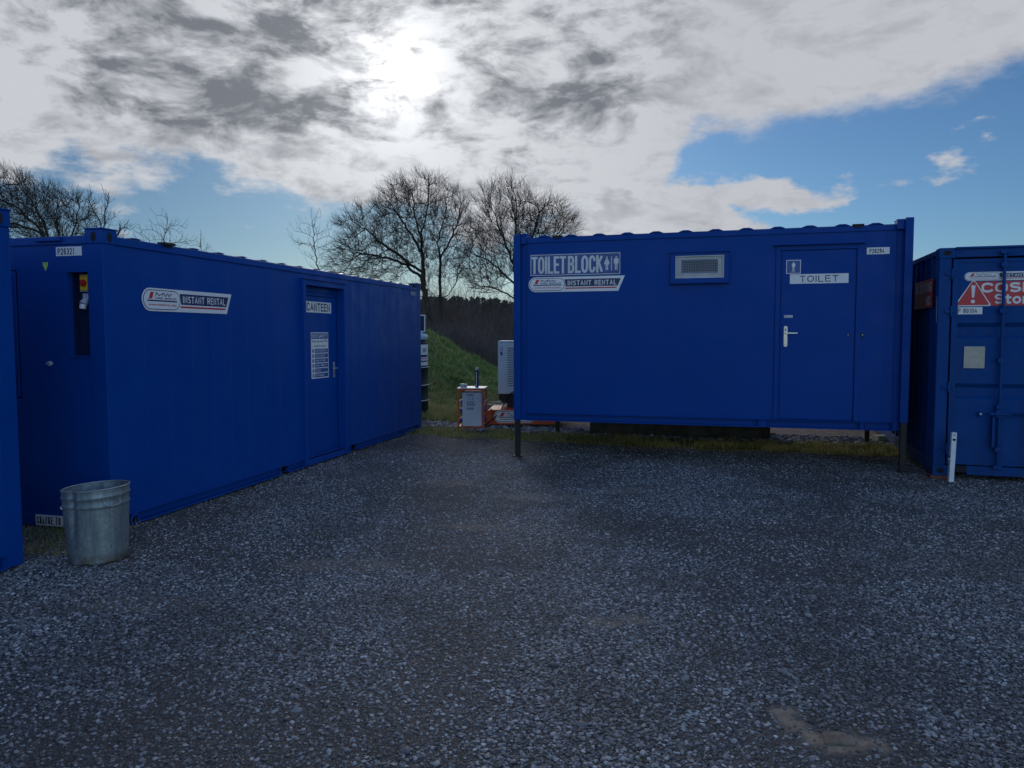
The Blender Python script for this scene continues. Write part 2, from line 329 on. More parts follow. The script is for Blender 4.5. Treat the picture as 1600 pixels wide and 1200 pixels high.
    def tube(s, path, r, m, n=8):
        path = [Vector(p) for p in path]; pts = []; u = None
        for i, p in enumerate(path):
            d = (path[min(i + 1, len(path) - 1)] - path[max(i - 1, 0)]).normalized()
            u = d.orthogonal().normalized() if u is None else (u - d * u.dot(d)).normalized(); q = d.cross(u)
            for k in range(n):
                a = 2 * math.pi * k / n; pts.append(tuple(p + (u * math.cos(a) + q * math.sin(a)) * r))
        L = len(path)
        s.add(pts, [(i * n + k, i * n + (k + 1) % n, (i + 1) * n + (k + 1) % n, (i + 1) * n + k) for i in range(L - 1) for k in range(n)], m, True)
        return s.add(pts, [tuple(range(n))[::-1], tuple(range((L - 1) * n, L * n))], m)
    def lathe(s, prof, m, n=48, cx=0, cy=0, dent=None):
        pts = []
        for r, z in prof:
            for k in range(n):
                a = 2 * math.pi * k / n; p = Vector((cx + r * math.cos(a), cy + r * math.sin(a), z))
                if dent: p = dent(p, a, r, z)
                pts.append(tuple(p))
        return s.add(pts, [(i * n + k, i * n + (k + 1) % n, (i + 1) * n + (k + 1) % n, (i + 1) * n + k) for i in range(len(prof) - 1) for k in range(n)], m, True)
    def build(s, name, parent=None, bevel=0.0, loc=None):
        me = bpy.data.meshes.new(name); me.from_pydata(s.v, [], s.f); 
        for m in s.mats: me.materials.append(m)
        me.polygons.foreach_set('material_index', s.m); me.polygons.foreach_set('use_smooth', s.smooth); me.update()
        o = bpy.data.objects.new(name, me); col.objects.link(o)
        if parent: o.parent = parent
        if loc: o.location = loc
        if bevel:
            bm = bmesh.new(); bm.from_mesh(me); bmesh.ops.remove_doubles(bm, verts=bm.verts, dist=1e-5); bm.to_mesh(me); bm.free()
            b = o.modifiers.new('bevel', 'BEVEL'); b.width = bevel; b.segments = 2; b.limit_method = 'ANGLE'; b.angle_limit = R(40)
            b.harden_normals = False
        return o
def tag(o, label=None, cat=None, group=None, kind=None):
    for k, v in (('label', label), ('category', cat), ('group', group), ('kind', kind)):
        if v: o[k] = v
    return o
def thing(name, label, cat, loc, rz=0, group=None):
    o = bpy.data.objects.new(name, None); col.objects.link(o); o.location = loc; o.rotation_euler = (0, 0, rz)
    o.empty_display_size = .3
    return tag(o, label, cat, group)
V = Vector
def front_frame(y=0.0): return (V((0, y, 0)), V((1, 0, 0)), V((0, 0, 1)), V((0, -1, 0)))     # x right, y up, n towards viewer
def left_frame(x=0.0): return (V((x, 0, 0)), V((0, -1, 0)), V((0, 0, 1)), V((-1, 0, 0)))     # face at local X = x looking -X

def numpy_mesh(name, verts, faces_n, loops, material, attr=None):
    """verts (n,3); loops flat index array; faces_n = verts per face (constant)"""
    me = bpy.data.meshes.new(name); me.vertices.add(len(verts)); me.vertices.foreach_set('co', verts.astype(np.float32).ravel())
    nf = len(loops) // faces_n
    me.loops.add(len(loops)); me.loops.foreach_set('vertex_index', loops.astype(np.int32))
    me.polygons.add(nf); me.polygons.foreach_set('loop_start', np.arange(nf, dtype=np.int32) * faces_n)
    me.update(calc_edges=True)
    if attr is not None:
        at = me.attributes.new('tint', 'FLOAT', 'POINT'); at.data.foreach_set('value', attr.astype(np.float32))
    me.materials.append(material)
    o = bpy.data.objects.new(name, me); col.objects.link(o); return o

# ------------------------------------------------------------------ terrain
def sstep(a, b, x):
    t = min(1, max(0, (x - a) / (b - a))); return t * t * (3 - 2 * t)
def hgt(x, y):
    # flat yard, grass bank rising to the left behind the canteen, land rising far behind
    h = .012 * mnoise.noise(V((x * .45, y * .45, 0))) + .006 * mnoise.noise(V((x * 1.7, y * 1.7, 3)))
    cres = min(2.3, max(0, 1.72 - .56 * (x + 2.9) + .12 * mnoise.noise(V((x * .8, 1, 0)))))
    cres = cres if cres < 1.5 else 1.5 + (cres - 1.5) * .8
    up = sstep(18.5, 25, y); dn = 1 - sstep(27, 36, y)
    h += cres * up * (.35 + .65 * dn) * (1 - sstep(-12, -22, x) * .6) * (1 if x > -60 else 0)
    h += sstep(60, 190, y) * 4.5
    if y > 16: h += (.16 * mnoise.noise(V((x * .5, y * .5, 9))) + .15 * mnoise.noise(V((x * 1.7, y * 1.7, 4))) + .07 * mnoise.noise(V((x * 4, y * 4, 6)))) * min(1, (y - 16) / 4)
    return h
def yard_edge(x):   # far edge of the gravel yard
    pts = [(-30, 13.5), (-1.9, 13.0), (-1.2, 12.45), (.1, 11.95), (1.9, 11.3), (5.2, 10.35), (8, 9.6), (30, 6)]
    for (a, b), (c, d) in zip(pts, pts[1:]):
        if a <= x <= c: e = b + (d - b) * (x - a) / (c - a); break
    else: e = 13
    return e + .16 * mnoise.noise(V((x * 1.8, 0, 5))) + .08 * mnoise.noise(V((x * 6, 0, 8)))
def grid(name, xs, ys, fn, material, zoff=0.0, keep=None, smooth=True):
    nx, ny = len(xs), len(ys)
    v = np.array([(x, y, fn(x, y) + zoff) for y in ys for x in xs])
    f = []
    for j in range(ny - 1):
        for i in range(nx - 1):
            if keep is None or keep((xs[i] + xs[i + 1]) / 2, (ys[j] + ys[j + 1]) / 2):
                f += [j * nx + i, j * nx + i + 1, (j + 1) * nx + i + 1, (j + 1) * nx + i]
    o = numpy_mesh(name, v, 4, np.array(f), material)
    o.data.polygons.foreach_set('use_smooth', [True] * len(o.data.polygons))
    return o
def f_land(n, b, oc):
    a = n.noise(oc, .35, 6, .6); c = n.noise(oc, 6.0, 6, .7); d = n.noise(oc, 45.0, 3, .7)
    g = n.ramp(c, [(.3, (.07, .11, .035)), (.55, (.14, .18, .06)), (.75, (.27, .24, .12))])
    e = n.ramp(c, [(.3, (.10, .08, .055)), (.7, (.22, .18, .13))])
    y = n.a('ShaderNodeSeparateXYZ', {0: oc}).outputs[1]
    near = n.mr(y, 19.0, 16.5)
    bare = n.m('MULTIPLY', n.m('ADD', n.mr(a, .50, .60), n.m('MULTIPLY', near, 0.0)), near)
    col_ = n.mix(n.m('MULTIPLY', bare, .8), g, e)
    n.l.new(n.mix(n.mr(d, .35, .65), col_, n.mix(.45, col_, (.02, .02, .015))), b.inputs['Base Color'])
    bp = n.a('ShaderNodeBump', {'Strength': .8, 'Distance': .04, 'Height': n.m('ADD', c, n.m('MULTIPLY', d, .4))}); n.l.new(bp.outputs[0], b.inputs['Normal'])
LAND = mat('rough_grassland', None, .95, spec=.1, builder=f_land)
def seq(*segs):
    o = []
    for a, b, s in segs:
        k = max(1, int(round((b - a) / s))); o += [a + (b - a) * i / k for i in range(k)]
    return o + [segs[-1][1]]
land = grid('ground', seq((-900, -60, 60), (-60, -14, 3), (-14, -8, .4), (-8, 5, .2), (5, 12, .4), (12, 60, 3), (60, 900, 60)),
            seq((-300, -20, 40), (-20, 0, 2), (0, 10, 1), (10, 17, .4), (17, 30, .2), (30, 40, .5), (40, 200, 6), (200, 1500, 100)), lambda x, y: hgt(x, y) - .03, LAND)
tag(land, 'rough grass and soil ground around the gravel yard', 'ground', kind='structure')

# gravel yard sheet with patches of fines, clay and loose stone
DIRT = [(1.33, 3.04, .17, .085, 1.0), (1.19, 3.24, .075, .11, .95), (.62, 4.38, .26, .10, .6), (.30, 7.85, .5, .18, .5), (-1.25, 5.5, .5, .18, .45), (1.15, 8.1, .35, .18, .5), (-.2, 6.6, .45, .16, .45), (-2.3, 4.7, .45, .16, .4), (-.7, 8.6, .4, .2, .4)]
def yard_masks(x, y):
    clay = 0
    for cx, cy, a, b_, s in DIRT:
        q = ((x - cx) / a) ** 2 + ((y - cy) / b_) ** 2 + 1.1 * mnoise.noise(V((x * 7, y * 7, 2))) + .5 * mnoise.noise(V((x * 17, y * 17, 5)))
        clay = max(clay, s * (1 - sstep(.7, 1.15, q)))
    fines = sstep(-.06, .22, mnoise.noise(V((x * .75 + 4, y * .55, 1))) + .4 * mnoise.noise(V((x * 2.2, y * 1.6, 6))))
    for x0, x1 in ((.62, 2.45), (-.95, .95)):
        tx = x0 + (x1 - x0) * (y - 2.8) / 4.6 + .12 * math.sin(y * .9) + .1 * mnoise.noise(V((x, y, 12)))
        fines = max(fines, .95 * (1 - sstep(.10, .26, abs(x - tx))) * (1 - sstep(8.5, 10.5, y)) * (.55 + .9 * mnoise.noise(V((x * 1.2, y * 1.2, 40)))))
    return clay, min(1, max(0, fines))
def f_yard(n, b, oc):
    cl = n.a('ShaderNodeAttribute', attribute_name='clay').outputs['Fac']; fi = n.a('ShaderNodeAttribute', attribute_name='fines').outputs['Fac']
    vo = n.a('ShaderNodeTexVoronoi', {'Vector': oc, 'Scale': 42.0, 'Randomness': 1.0}); vd = vo.outputs['Distance']; vc = n.a('ShaderNodeSeparateColor', {0: vo.outputs['Color']}).outputs[0]
    v2 = n.a('ShaderNodeTexVoronoi', {'Vector': oc, 'Scale': 110.0}); v2c = n.a('ShaderNodeSeparateColor', {0: v2.outputs['Color']}).outputs[1]
    big = n.noise(oc, 1.1, 5, .6)
    stone = n.ramp(vc, [(0, (.06, .063, .07)), (.5, (.13, .135, .148)), (.85, (.22, .225, .24)), (1, (.38, .385, .39))])
    gap = n.mr(vd, .35, .62)
    stone = n.mix(gap, stone, (.028, .028, .030))
    fin = n.mix(n.m('MULTIPLY', v2c, n.mr(v2.outputs['Distance'], .6, .3)), (.040, .037, .035), (.26, .245, .23))
    base = n.mix(n.m('MULTIPLY', fi, .8), stone, fin)
    base = n.mix(n.mr(big, .4, .75, 0, .35), base, (.09, .088, .088))
    dirty = n.m('ADD', n.m('MULTIPLY', n.mr(n.noise(oc, .85, 3, .6), .44, .62), .62), n.m('MULTIPLY', n.mr(n.noise(oc, 3.2, 3, .6), .48, .68), .35), clamp=True)
    base = n.mix(n.m('MULTIPLY', dirty, .7), base, (.06, .052, .047))
    clay = n.ramp(n.noise(oc, 14.0, 5, .7), [(.3, (.16, .125, .09)), (.7, (.34, .27, .20))])
    n.l.new(n.mix(n.m('MULTIPLY', cl, n.mr(n.noise(oc, 30.0, 4, .7), .2, .5, .5, 1.0)), base, clay), b.inputs['Base Color'])
    hh = n.m('ADD', n.m('MULTIPLY', n.m('SUBTRACT', 1.0, vd), n.m('SUBTRACT', 1.0, n.m('MULTIPLY', fi, .5))), n.m('MULTIPLY', n.m('SUBTRACT', 1.0, v2.outputs['Distance']), .35))
    hh = n.m('MULTIPLY', hh, n.m('SUBTRACT', 1.0, n.m('MULTIPLY', cl, .85)))
    bp = n.a('ShaderNodeBump', {'Strength': .9, 'Distance': .018, 'Height': hh}); n.l.new(bp.outputs[0], b.inputs['Normal'])
YARD = mat('gravel_yard', None, .85, spec=.3, builder=f_yard)
xs = seq((-30, -8, 1.0), (-8, -3, .11), (-3, 3.2, .055), (3.2, 8.5, .11), (8.5, 30, 1.0)); ys = seq((-20, 2, 1.0), (2, 9, .055), (9, 13.6, .11))
yard = grid('gravel_yard', xs, ys, hgt, YARD, 0, keep=lambda x, y: y < yard_edge(x))
tag(yard, 'grey gravel yard between the blue cabins', 'yard', kind='structure')
def set_attr(o, name, fn):
    me = o.data; n = len(me.vertices); co = np.zeros(n * 3); me.vertices.foreach_get('co', co); co = co.reshape(-1, 3)
    me.attributes.new(name, 'FLOAT', 'POINT').data.foreach_set('value', np.array([fn(x, y) for x, y, z in co], dtype=np.float32))
set_attr(yard, 'clay', lambda x, y: yard_masks(x, y)[0]); set_attr(yard, 'fines', lambda x, y: yard_masks(x, y)[1])

# pale stone strip behind the toilet block
def f_stone(n, b, oc):
    vo = n.a('ShaderNodeTexVoronoi', {'Vector': oc, 'Scale': 16.0}); c = n.a('ShaderNodeSeparateColor', {0: vo.outputs['Color']}).outputs[0]
    s = n.ramp(c, [(0, (.10, .10, .10)), (.6, (.28, .28, .28)), (1, (.5, .49, .47))])
    n.l.new(n.mix(n.mr(vo.outputs['Distance'], .35, .6), s, (.05, .045, .04)), b.inputs['Base Color'])
    bp = n.a('ShaderNodeBump', {'Strength': 1.0, 'Distance': .04, 'Height': n.m('SUBTRACT', 1.0, vo.outputs['Distance'])}); n.l.new(bp.outputs[0], b.inputs['Normal'])
STONES = mat('pale_hardcore', None, .9, spec=.2, builder=f_stone)
strip = grid('stone_path', seq((-3, 9, .12)), seq((9.5, 16, .12)), hgt, STONES, .004, keep=lambda x, y: yard_edge(x) + 1.1 + .15 * mnoise.noise(V((x * 3, y * 3, 1))) < y < yard_edge(x) + 1.95 + .25 * mnoise.noise(V((x * 2, y * 2, 7))))
tag(strip, 'pale stony strip of ground behind the toilet block', 'path', kind='structure')
def f_earth(n, b, oc):
    g = n.noise(oc, 7.0, 6, .65)
    n.l.new(n.ramp(g, [(.3, (.13, .09, .065)), (.7, (.33, .25, .20))]), b.inputs['Base Color'])
    bp = n.a('ShaderNodeBump', {'Strength': .7, 'Distance': .05, 'Height': g}); n.l.new(bp.outputs[0], b.inputs['Normal'])
EARTH = mat('bare_earth', None, .95, spec=.15, builder=f_earth)
earth = grid('earth', seq((.9, 9, .15)), seq((10, 17, .15)), hgt, EARTH, .010, keep=lambda x, y: yard_edge(x) + 2.0 + .25 * mnoise.noise(V((x * 2, y * 2, 3))) < y < yard_edge(x) + 5 + .3 * mnoise.noise(V((x * 2, y * 2, 4))))
tag(earth, 'bare brown earth beyond the stony strip', 'ground', kind='structure')

# ------------------------------------------------------------------ loose gravel stones (geometry nodes on a copy of the near yard)
STONEM = bpy.data.materials.new('gravel_stone'); STONEM.use_nodes = True; t = STONEM.node_tree; t.nodes.clear(); n = N(t)
b = n.a('ShaderNodeBsdfPrincipled', {'Roughness': .72, 'Specular IOR Level': .4}); n.l.new(b.outputs[0], n.a('ShaderNodeOutputMaterial').inputs[0])
ta = n.a('ShaderNodeAttribute', attribute_name='tint', attribute_type='INSTANCER').outputs['Fac']
oc = n.a('ShaderNodeTexCoord').outputs['Object']
cc = n.ramp(ta, [(0, (.055, .055, .058)), (.3, (.14, .141, .146)), (.6, (.255, .257, .263)), (.82, (.40, .40, .405)), (.93, (.60, .60, .60)), (.975, (.30, .28, .25)), (.988, (.20, .13, .075)), (1, (.45, .45, .46))])
wp = n.a('ShaderNodeNewGeometry').outputs['Position']
dirty = n.m('ADD', n.m('MULTIPLY', n.mr(n.noise(wp, .85, 3, .6), .44, .62), .62), n.m('MULTIPLY', n.mr(n.noise(wp, 3.2, 3, .6), .48, .68), .35), clamp=True)
n.l.new(n.mix(n.m('MULTIPLY', dirty, .66), n.mix(n.mr(n.noise(oc, 2.2, 4, .7), .35, .7, 0, .35), cc, (.09, .09, .095)), (.078, .068, .062)), b.inputs['Base Color'])
def gravel(name, xs, ys, keep, dens_fn, rmin, rmax, seed, power, flat=(.38, .75), sub=2):
    o = grid(name, xs, ys, hgt, STONEM, .0, keep)
    set_attr(o, 'dens', dens_fn)
    g = bpy.data.node_groups.new(name, 'GeometryNodeTree')
    g.interface.new_socket('Geometry', in_out='INPUT', socket_type='NodeSocketGeometry'); g.interface.new_socket('Geometry', in_out='OUTPUT', socket_type='NodeSocketGeometry')
    k = N(g); gi = k.a('NodeGroupInput').outputs[0]
    da = k.a('GeometryNodeInputNamedAttribute', {0: 'dens'}, data_type='FLOAT').outputs[0]
    dp = k.a('GeometryNodeDistributePointsOnFaces', {'Mesh': gi, 'Seed': seed}, distribute_method='RANDOM'); k.l.new(da, dp.inputs['Density'])
    def rnd(typ, lo, hi, sd):
        r = k.n.new('FunctionNodeRandomValue'); r.data_type = typ
        i0 = 0 if typ == 'FLOAT_VECTOR' else 2; r.inputs[i0].default_value = lo; r.inputs[i0 + 1].default_value = hi
        r.inputs['Seed'].default_value = sd + seed * 10; return r.outputs[0 if typ == 'FLOAT_VECTOR' else 1]
    st = k.a('GeometryNodeStoreNamedAttribute', {0: dp.outputs[0], 'Name': 'tint'}, data_type='FLOAT', domain='POINT')
    k.l.new(rnd('FLOAT', 0.0, 1.0, 1), st.inputs['Value'])
    ico = k.a('GeometryNodeMeshIcoSphere', {'Radius': 1.0, 'Subdivisions': sub})
    nz = k.a('ShaderNodeTexNoise', {'Scale': .9, 'Detail': 3.0, 'Roughness': .6}); off = k.a('ShaderNodeVectorMath', {0: nz.outputs['Color'], 1: (.5, .5, .5)}, operation='SUBTRACT').outputs[0]
    off = k.a('ShaderNodeVectorMath', {0: off, 'Scale': 1.7}, operation='SCALE').outputs[0]
    sp = k.a('GeometryNodeSetPosition', {0: ico.outputs[0], 'Offset': off})
    sm = k.a('GeometryNodeSetMaterial', {0: sp.outputs[0], 'Material': STONEM})
    rad = k.m('ADD', rmin, k.m('MULTIPLY', k.m('POWER', rnd('FLOAT', 0.0, 1.0, 2), power), rmax - rmin))
    sc = k.a('ShaderNodeVectorMath', {0: rnd('FLOAT_VECTOR', (.75, .75, flat[0]), (1.35, 1.1, flat[1]), 3), 'Scale': rad}, operation='SCALE').outputs[0]
    ip = k.a('GeometryNodeInstanceOnPoints', {'Points': st.outputs[0], 'Instance': sm.outputs[0], 'Scale': sc, 'Rotation': rnd('FLOAT_VECTOR', (-.45, -.45, 0), (.45, .45, 6.28), 4)})
    k.l.new(ip.outputs[0], k.a('NodeGroupOutput').inputs[0])
    md = o.modifiers.new('stones', 'NODES'); md.node_group = g
    return o
def wedge(x, y): return y > 1.9 and abs(x) < 1.6 + y * .78
def dens_near(x, y):
    clay, fi = yard_masks(x, y)
    base = 6500 if y < 5 else 6500 - (y - 5) * 700
    return max(900, base) * (1 - .52 * fi) * (1 - .85 * clay)
small = gravel('gravel', seq((-8, -3, .15), (-3, 3, .06), (3, 8.5, .15)), seq((1.9, 6, .06), (6, 13.5, .15)), lambda x, y: wedge(x, y) and y < yard_edge(x) + .1, dens_near, .0028, .0130, 3, 2.2, sub=1)
tag(small, 'loose grey gravel chippings covering the yard', 'gravel', kind='stuff')
big = gravel('gravel_cobbles', seq((-8, 8.5, .3)), seq((1.9, 13.5, .3)), lambda x, y: wedge(x, y) and y < yard_edge(x), lambda x, y: 22 * (1 - .6 * yard_masks(x, y)[1]), .010, .022, 5, 2.2, sub=3)
tag(big, 'larger pale pebbles scattered through the gravel', 'gravel', kind='stuff')
back_st = gravel('hardcore_stones', seq((-3, 9, .15)), seq((9.5, 16, .15)), lambda x, y: yard_edge(x) + 1.1 < y < yard_edge(x) + 2.0, lambda x, y: 260, .02, .06, 9, 2.0)
tag(back_st, 'pale broken stones in the strip behind the toilet block', 'stones', kind='stuff')

# ------------------------------------------------------------------ grass
def blades(name, pos, hmin, hmax, width, material, lean=.5):
    n_ = len(pos); h = rng.uniform(hmin, hmax, n_); a = rng.uniform(0, 2 * np.pi, n_); la = rng.uniform(0, 2 * np.pi, n_); ll = rng.uniform(0, lean, n_) * h
    wd = width * rng.uniform(.6, 1.4, n_)
    sx_ = np.cos(a) * wd / 2; sy_ = np.sin(a) * wd / 2; lx = np.cos(la) * ll; ly = np.sin(la) * ll
    v = np.zeros((n_, 5, 3))
    v[:, 0] = pos - np.stack([sx_, sy_, 0 * h], 1); v[:, 1] = pos + np.stack([sx_, sy_, 0 * h], 1)
    mid = pos + np.stack([lx * .35, ly * .35, h * .55], 1)
    v[:, 2] = mid + np.stack([sx_, sy_, 0 * h], 1) * .75; v[:, 3] = mid - np.stack([sx_, sy_, 0 * h], 1) * .75
    v[:, 4] = pos + np.stack([lx, ly, h], 1)
    i = np.arange(n_)[:, None] * 5
    lp = np.concatenate([i + np.array([0, 1, 2]), i + np.array([0, 2, 3]), i + np.array([3, 2, 4])], 1).ravel()
    return numpy_mesh(name, v.reshape(-1, 3), 3, lp, material, np.repeat(rng.uniform(0, 1, n_), 5))
def scatter(n_, x0, x1, y0, y1, fn):
    out = []
    while len(out) < n_:
        x = rng.uniform(x0, x1); y = rng.uniform(y0, y1)
        if rng.uniform() < fn(x, y): out.append((x, y, hgt(x, y) - .03))
    return np.array(out)
def strip_w(x, y):
    e = yard_edge(x); c = sstep(-.05, .3, mnoise.noise(V((x * 2.5, y * 3, 11))) + .08)
    return (sstep(e - .12, e + .2, y) * (1 - sstep(e + 1.0, e + 1.35, y))) * (.06 + .94 * c)
g1 = blades('grass_verge', scatter(30000, -3.2, 8, 8.8, 15, strip_w), .025, .11, .009, GRASS, 1.3)
tag(g1, 'tufty yellow green grass verge along the gravel edge', 'grass', kind='stuff')
def rough_w(x, y):
    e = yard_edge(x); c = sstep(-.15, .3, mnoise.noise(V((x * .9, y * .9, 21))))
    return (sstep(e + 1.9, e + 2.6, y) if x < .8 else sstep(e + 4.5, e + 5.2, y)) * (.12 + .88 * c)
g2 = blades('rough_grass', scatter(60000, -6, 5, 13.5, 21, rough_w), .05, .16, .013, GRASS, 1.5)
tag(g2, 'clumpy rough grass behind the cabins', 'grass', kind='stuff')
g3 = blades('bank_grass', scatter(75000, -8, 5, 19.5, 28, lambda x, y: .12 + .88 * sstep(-.1, .3, mnoise.noise(V((x * 1.6, y * 1.6, 31))) + .5 * mnoise.noise(V((x * 4, y * 4, 2))))), .05, .19, .022, GRASSM, 1.5)
tag(g3, 'green grass covering the earth bank', 'grass', kind='stuff')
g4 = blades('grass_tuft', scatter(2600, -4.6, -3.25, 5.7, 6.75, lambda x, y: 1 if (y < 6.65 - (x + 3.5) * -.25 and mnoise.noise(V((x * 4, y * 4, 0))) > -.25) else 0), .03, .11, .007, GRASS, .9)
tag(g4, 'tuft of grass in the gap between the two left cabins', 'grass', kind='stuff')

# ------------------------------------------------------------------ signs
def rental_sign(mb, x0, x1, y0, y1, n0, site=True):
    """pill on the left carrying the MW logo, slanted INSTANT RENTAL panel on the right"""
    W, H = x1 - x0, y1 - y0; r = H / 2
    def pill(cx0, cx1, cy0, cy1, k=14):
        rr = (cy1 - cy0) / 2; cy = (cy0 + cy1) / 2
        return [(cx1 - rr + rr * math.sin(math.pi * i / k), cy - rr * math.cos(math.pi * i / k)) for i in range(k + 1)] + [(cx0 + rr - rr * math.sin(math.pi * i / k), cy + rr * math.cos(math.pi * i / k)) for i in range(k + 1)]
    left = [(x0 + r - r * math.sin(math.pi * i / 14), y1 - r + r * math.cos(math.pi * i / 14)) for i in range(15)]
    mb.poly(left + [(x1 - .065 * W, y0), (x1, y1)], n0, WHITE, .002)
    pe = x0 + .385 * W; z = n0 + .0028
    g = H * .07
    mb.poly(pill(x0 + g, pe, y0 + g, y1 - g), z, NAVY); mb.poly(pill(x0 + g * 1.5, pe - g * .5, y0 + g * 1.5, y1 - g * 1.5), z + .0008, WHITE)
    logo(mb, x0 + .05 * W, pe - .035 * W, y0 + .2 * H, y1 - .17 * H, z + .0016, site)
    mb.poly([(pe + .01 * W, y0 + .34 * H), (x1 - .072 * W, y0 + .34 * H), (x1 - .04 * W, y1 - .17 * H), (pe - .005 * W, y1 - .17 * H)], z, NAVY)
    mb.letters('INSTANT RENTAL', pe + .03 * W, x1 - .085 * W, y0 + .42 * H, y1 - .26 * H, z + .0008, WHITE, .16, .9)
    mb.poly([(pe + .0 * W, y0 + .19 * H), (x1 - .087 * W, y0 + .19 * H), (x1 - .078 * W, y0 + .27 * H), (pe + .004 * W, y0 + .27 * H)], z, RED)
def logo(mb, x0, x1, y0, y1, z, site=True):
    W, H = x1 - x0, y1 - y0
    mb.poly([(x0 + .04 * W, y0 + .52 * H), (x0 + .15 * W, y0 + .52 * H), (x0 + .22 * W, y1), (x0 + .11 * W, y1)], z, RED)
    mb.letters('MW', x0 + .26 * W, x0 + .80 * W, y0 + .70 * H, y1, z, NAVY, .24, .3, .3)
    mb.letters('HIRE GROUP', x0 + .24 * W, x1 - .02 * W, y0 + .52 * H, y0 + .65 * H, z, NAVY, .22, .3, .2)
    mb.rect(x0, x1, y0 + .36 * H, y0 + .46 * H, z, NAVY)
    if site: mb.text('www.mwhire.com', x0 + .03 * W, x1 - .03 * W, y0 + .06 * H, y0 + .24 * H, z, RED, .015)
    else: mb.rect(x0 + .05 * W, x1 - .05 * W, y0 + .12 * H, y0 + .20 * H, z, NAVY)
def plate(mb, x0, x1, y0, y1, n0, text, m=None, mt=None, pad=(.08, .2, .16, .16), bold=.14, gap=.7):
    W, H = x1 - x0, y1 - y0
    mb.poly([(x0, y0), (x1, y0), (x1, y1), (x0, y1)], n0, m or WHITE, .002)
    mb.letters(text, x0 + pad[0] * W, x1 - pad[1] * W, y0 + pad[2] * H, y1 - pad[3] * H, n0 + .003, mt or BLKV, bold, gap)
def man(mb, cx, cy, h, z, m, woman=False):
    mb.disc(cx, cy + .43 * h, .065 * h, z, m, 14)
    if woman:
        mb.poly([(cx - .07 * h, cy + .34 * h), (cx - .2 * h, cy + .02 * h), (cx - .13 * h, cy - .08 * h), (cx + .13 * h, cy - .08 * h), (cx + .2 * h, cy + .02 * h), (cx + .07 * h, cy + .34 * h)], z, m)
    else:
        mb.poly([(cx - .12 * h, cy + .35 * h), (cx - .17 * h, cy + .3 * h), (cx - .17 * h, cy), (cx - .1 * h, cy), (cx - .1 * h, cy - .08 * h), (cx + .1 * h, cy - .08 * h), (cx + .1 * h, cy), (cx + .17 * h, cy), (cx + .17 * h, cy + .3 * h), (cx + .12 * h, cy + .35 * h)], z, m)
    for sx_ in (-1, 1): mb.rect(cx + sx_ * .055 * h - .037 * h, cx + sx_ * .055 * h + .037 * h, cy - .46 * h, cy - .08 * h, z, m)

# ------------------------------------------------------------------ site cabins
def casting(mb, x, y, z0, z1, sx_, sy_, M, w_=.165):
    """corner casting; sx_, sy_ point inward"""
    xa, xb = sorted((x - sx_ * .006, x + sx_ * w_)); ya, yb = sorted((y - sy_ * .006, y + sy_ * w_))
    mb.box(xa, xb, ya, yb, z0, z1, M)
    mb.box(xa - .006, xb + .006, ya - .006, yb + .006, z1 + .0015, z1 + .016, M)
    zc = (z0 + z1) / 2
    cx, cy = (xa + xb) / 2, (ya + yb) / 2
    k = 14
    for (o, ex, en) in ((V((cx, ya, zc)), V((1, 0, 0)), V((0, -1, 0))), (V((cx, yb, zc)), V((-1, 0, 0)), V((0, 1, 0))), (V((xa, cy, zc)), V((0, -1, 0)), V((-1, 0, 0))), (V((xb, cy, zc)), V((0, 1, 0)), V((1, 0, 0)))):
        old = mb.F; mb.F = (o, ex, V((0, 0, 1)), en); mb.disc(0, 0, .025, .002, VOID, 16, .042); mb.F = old
def seam_wall(mb, x0, x1, z0, z1, seams, M, amp=.0035, y=0.0, seed=0, groove=.005):
    """flat steel wall of folded panels: fine V grooves at the seams, each panel very slightly bowed"""
    rr = random.Random(seed); xs_ = sorted({x0, x1, *[s for s in seams if x0 + .02 < s < x1 - .02]})
    prof = []
    for i, (a, c) in enumerate(zip(xs_, xs_[1:])):
        k0 = rr.uniform(-amp, amp) * .4; bow = rr.uniform(-amp, amp)
        g = .0035
        pa = a + (g if i else 0); pc_ = c - (g if i < len(xs_) - 2 else 0)
        prof += [(pa, y + k0 * 0)] + [(pa + (pc_ - pa) * t_, y + bow * math.sin(math.pi * t_)) for t_ in (.2, .4, .6, .8)] + [(pc_, y)]
        if i < len(xs_) - 2: prof.append((c, y + groove))
    pts = [(x, yy, z0) for x, yy in prof] + [(x, yy, z1) for x, yy in prof]; n_ = len(prof)
    return mb.add(pts, [(i, i + 1, n_ + i + 1, n_ + i) for i in range(n_ - 1)], M)
def roof_mesh(L, W, z, M, pitch=.405, x_start=.33, rise=.026):
    mb = MB(); mb.box(.10, L - .10, .05, W - .05, z - .05, z + .012, M)
    x = x_start
    while x < L - .25:
        p = [(x, z + .0125), (x + .05, z + .012 + rise), (x + .12, z + .012 + rise), (x + .17, z + .0125)]
        for y0, y1 in ((.02, W - .02),):
            mb.add([(a, y0, b_) for a, b_ in p] + [(a, y1, b_) for a, b_ in p], [(0, 1, 5, 4), (1, 2, 6, 5), (2, 3, 7, 6), (0, 3, 2, 1), (4, 5, 6, 7)], M)
        x += pitch
    return mb
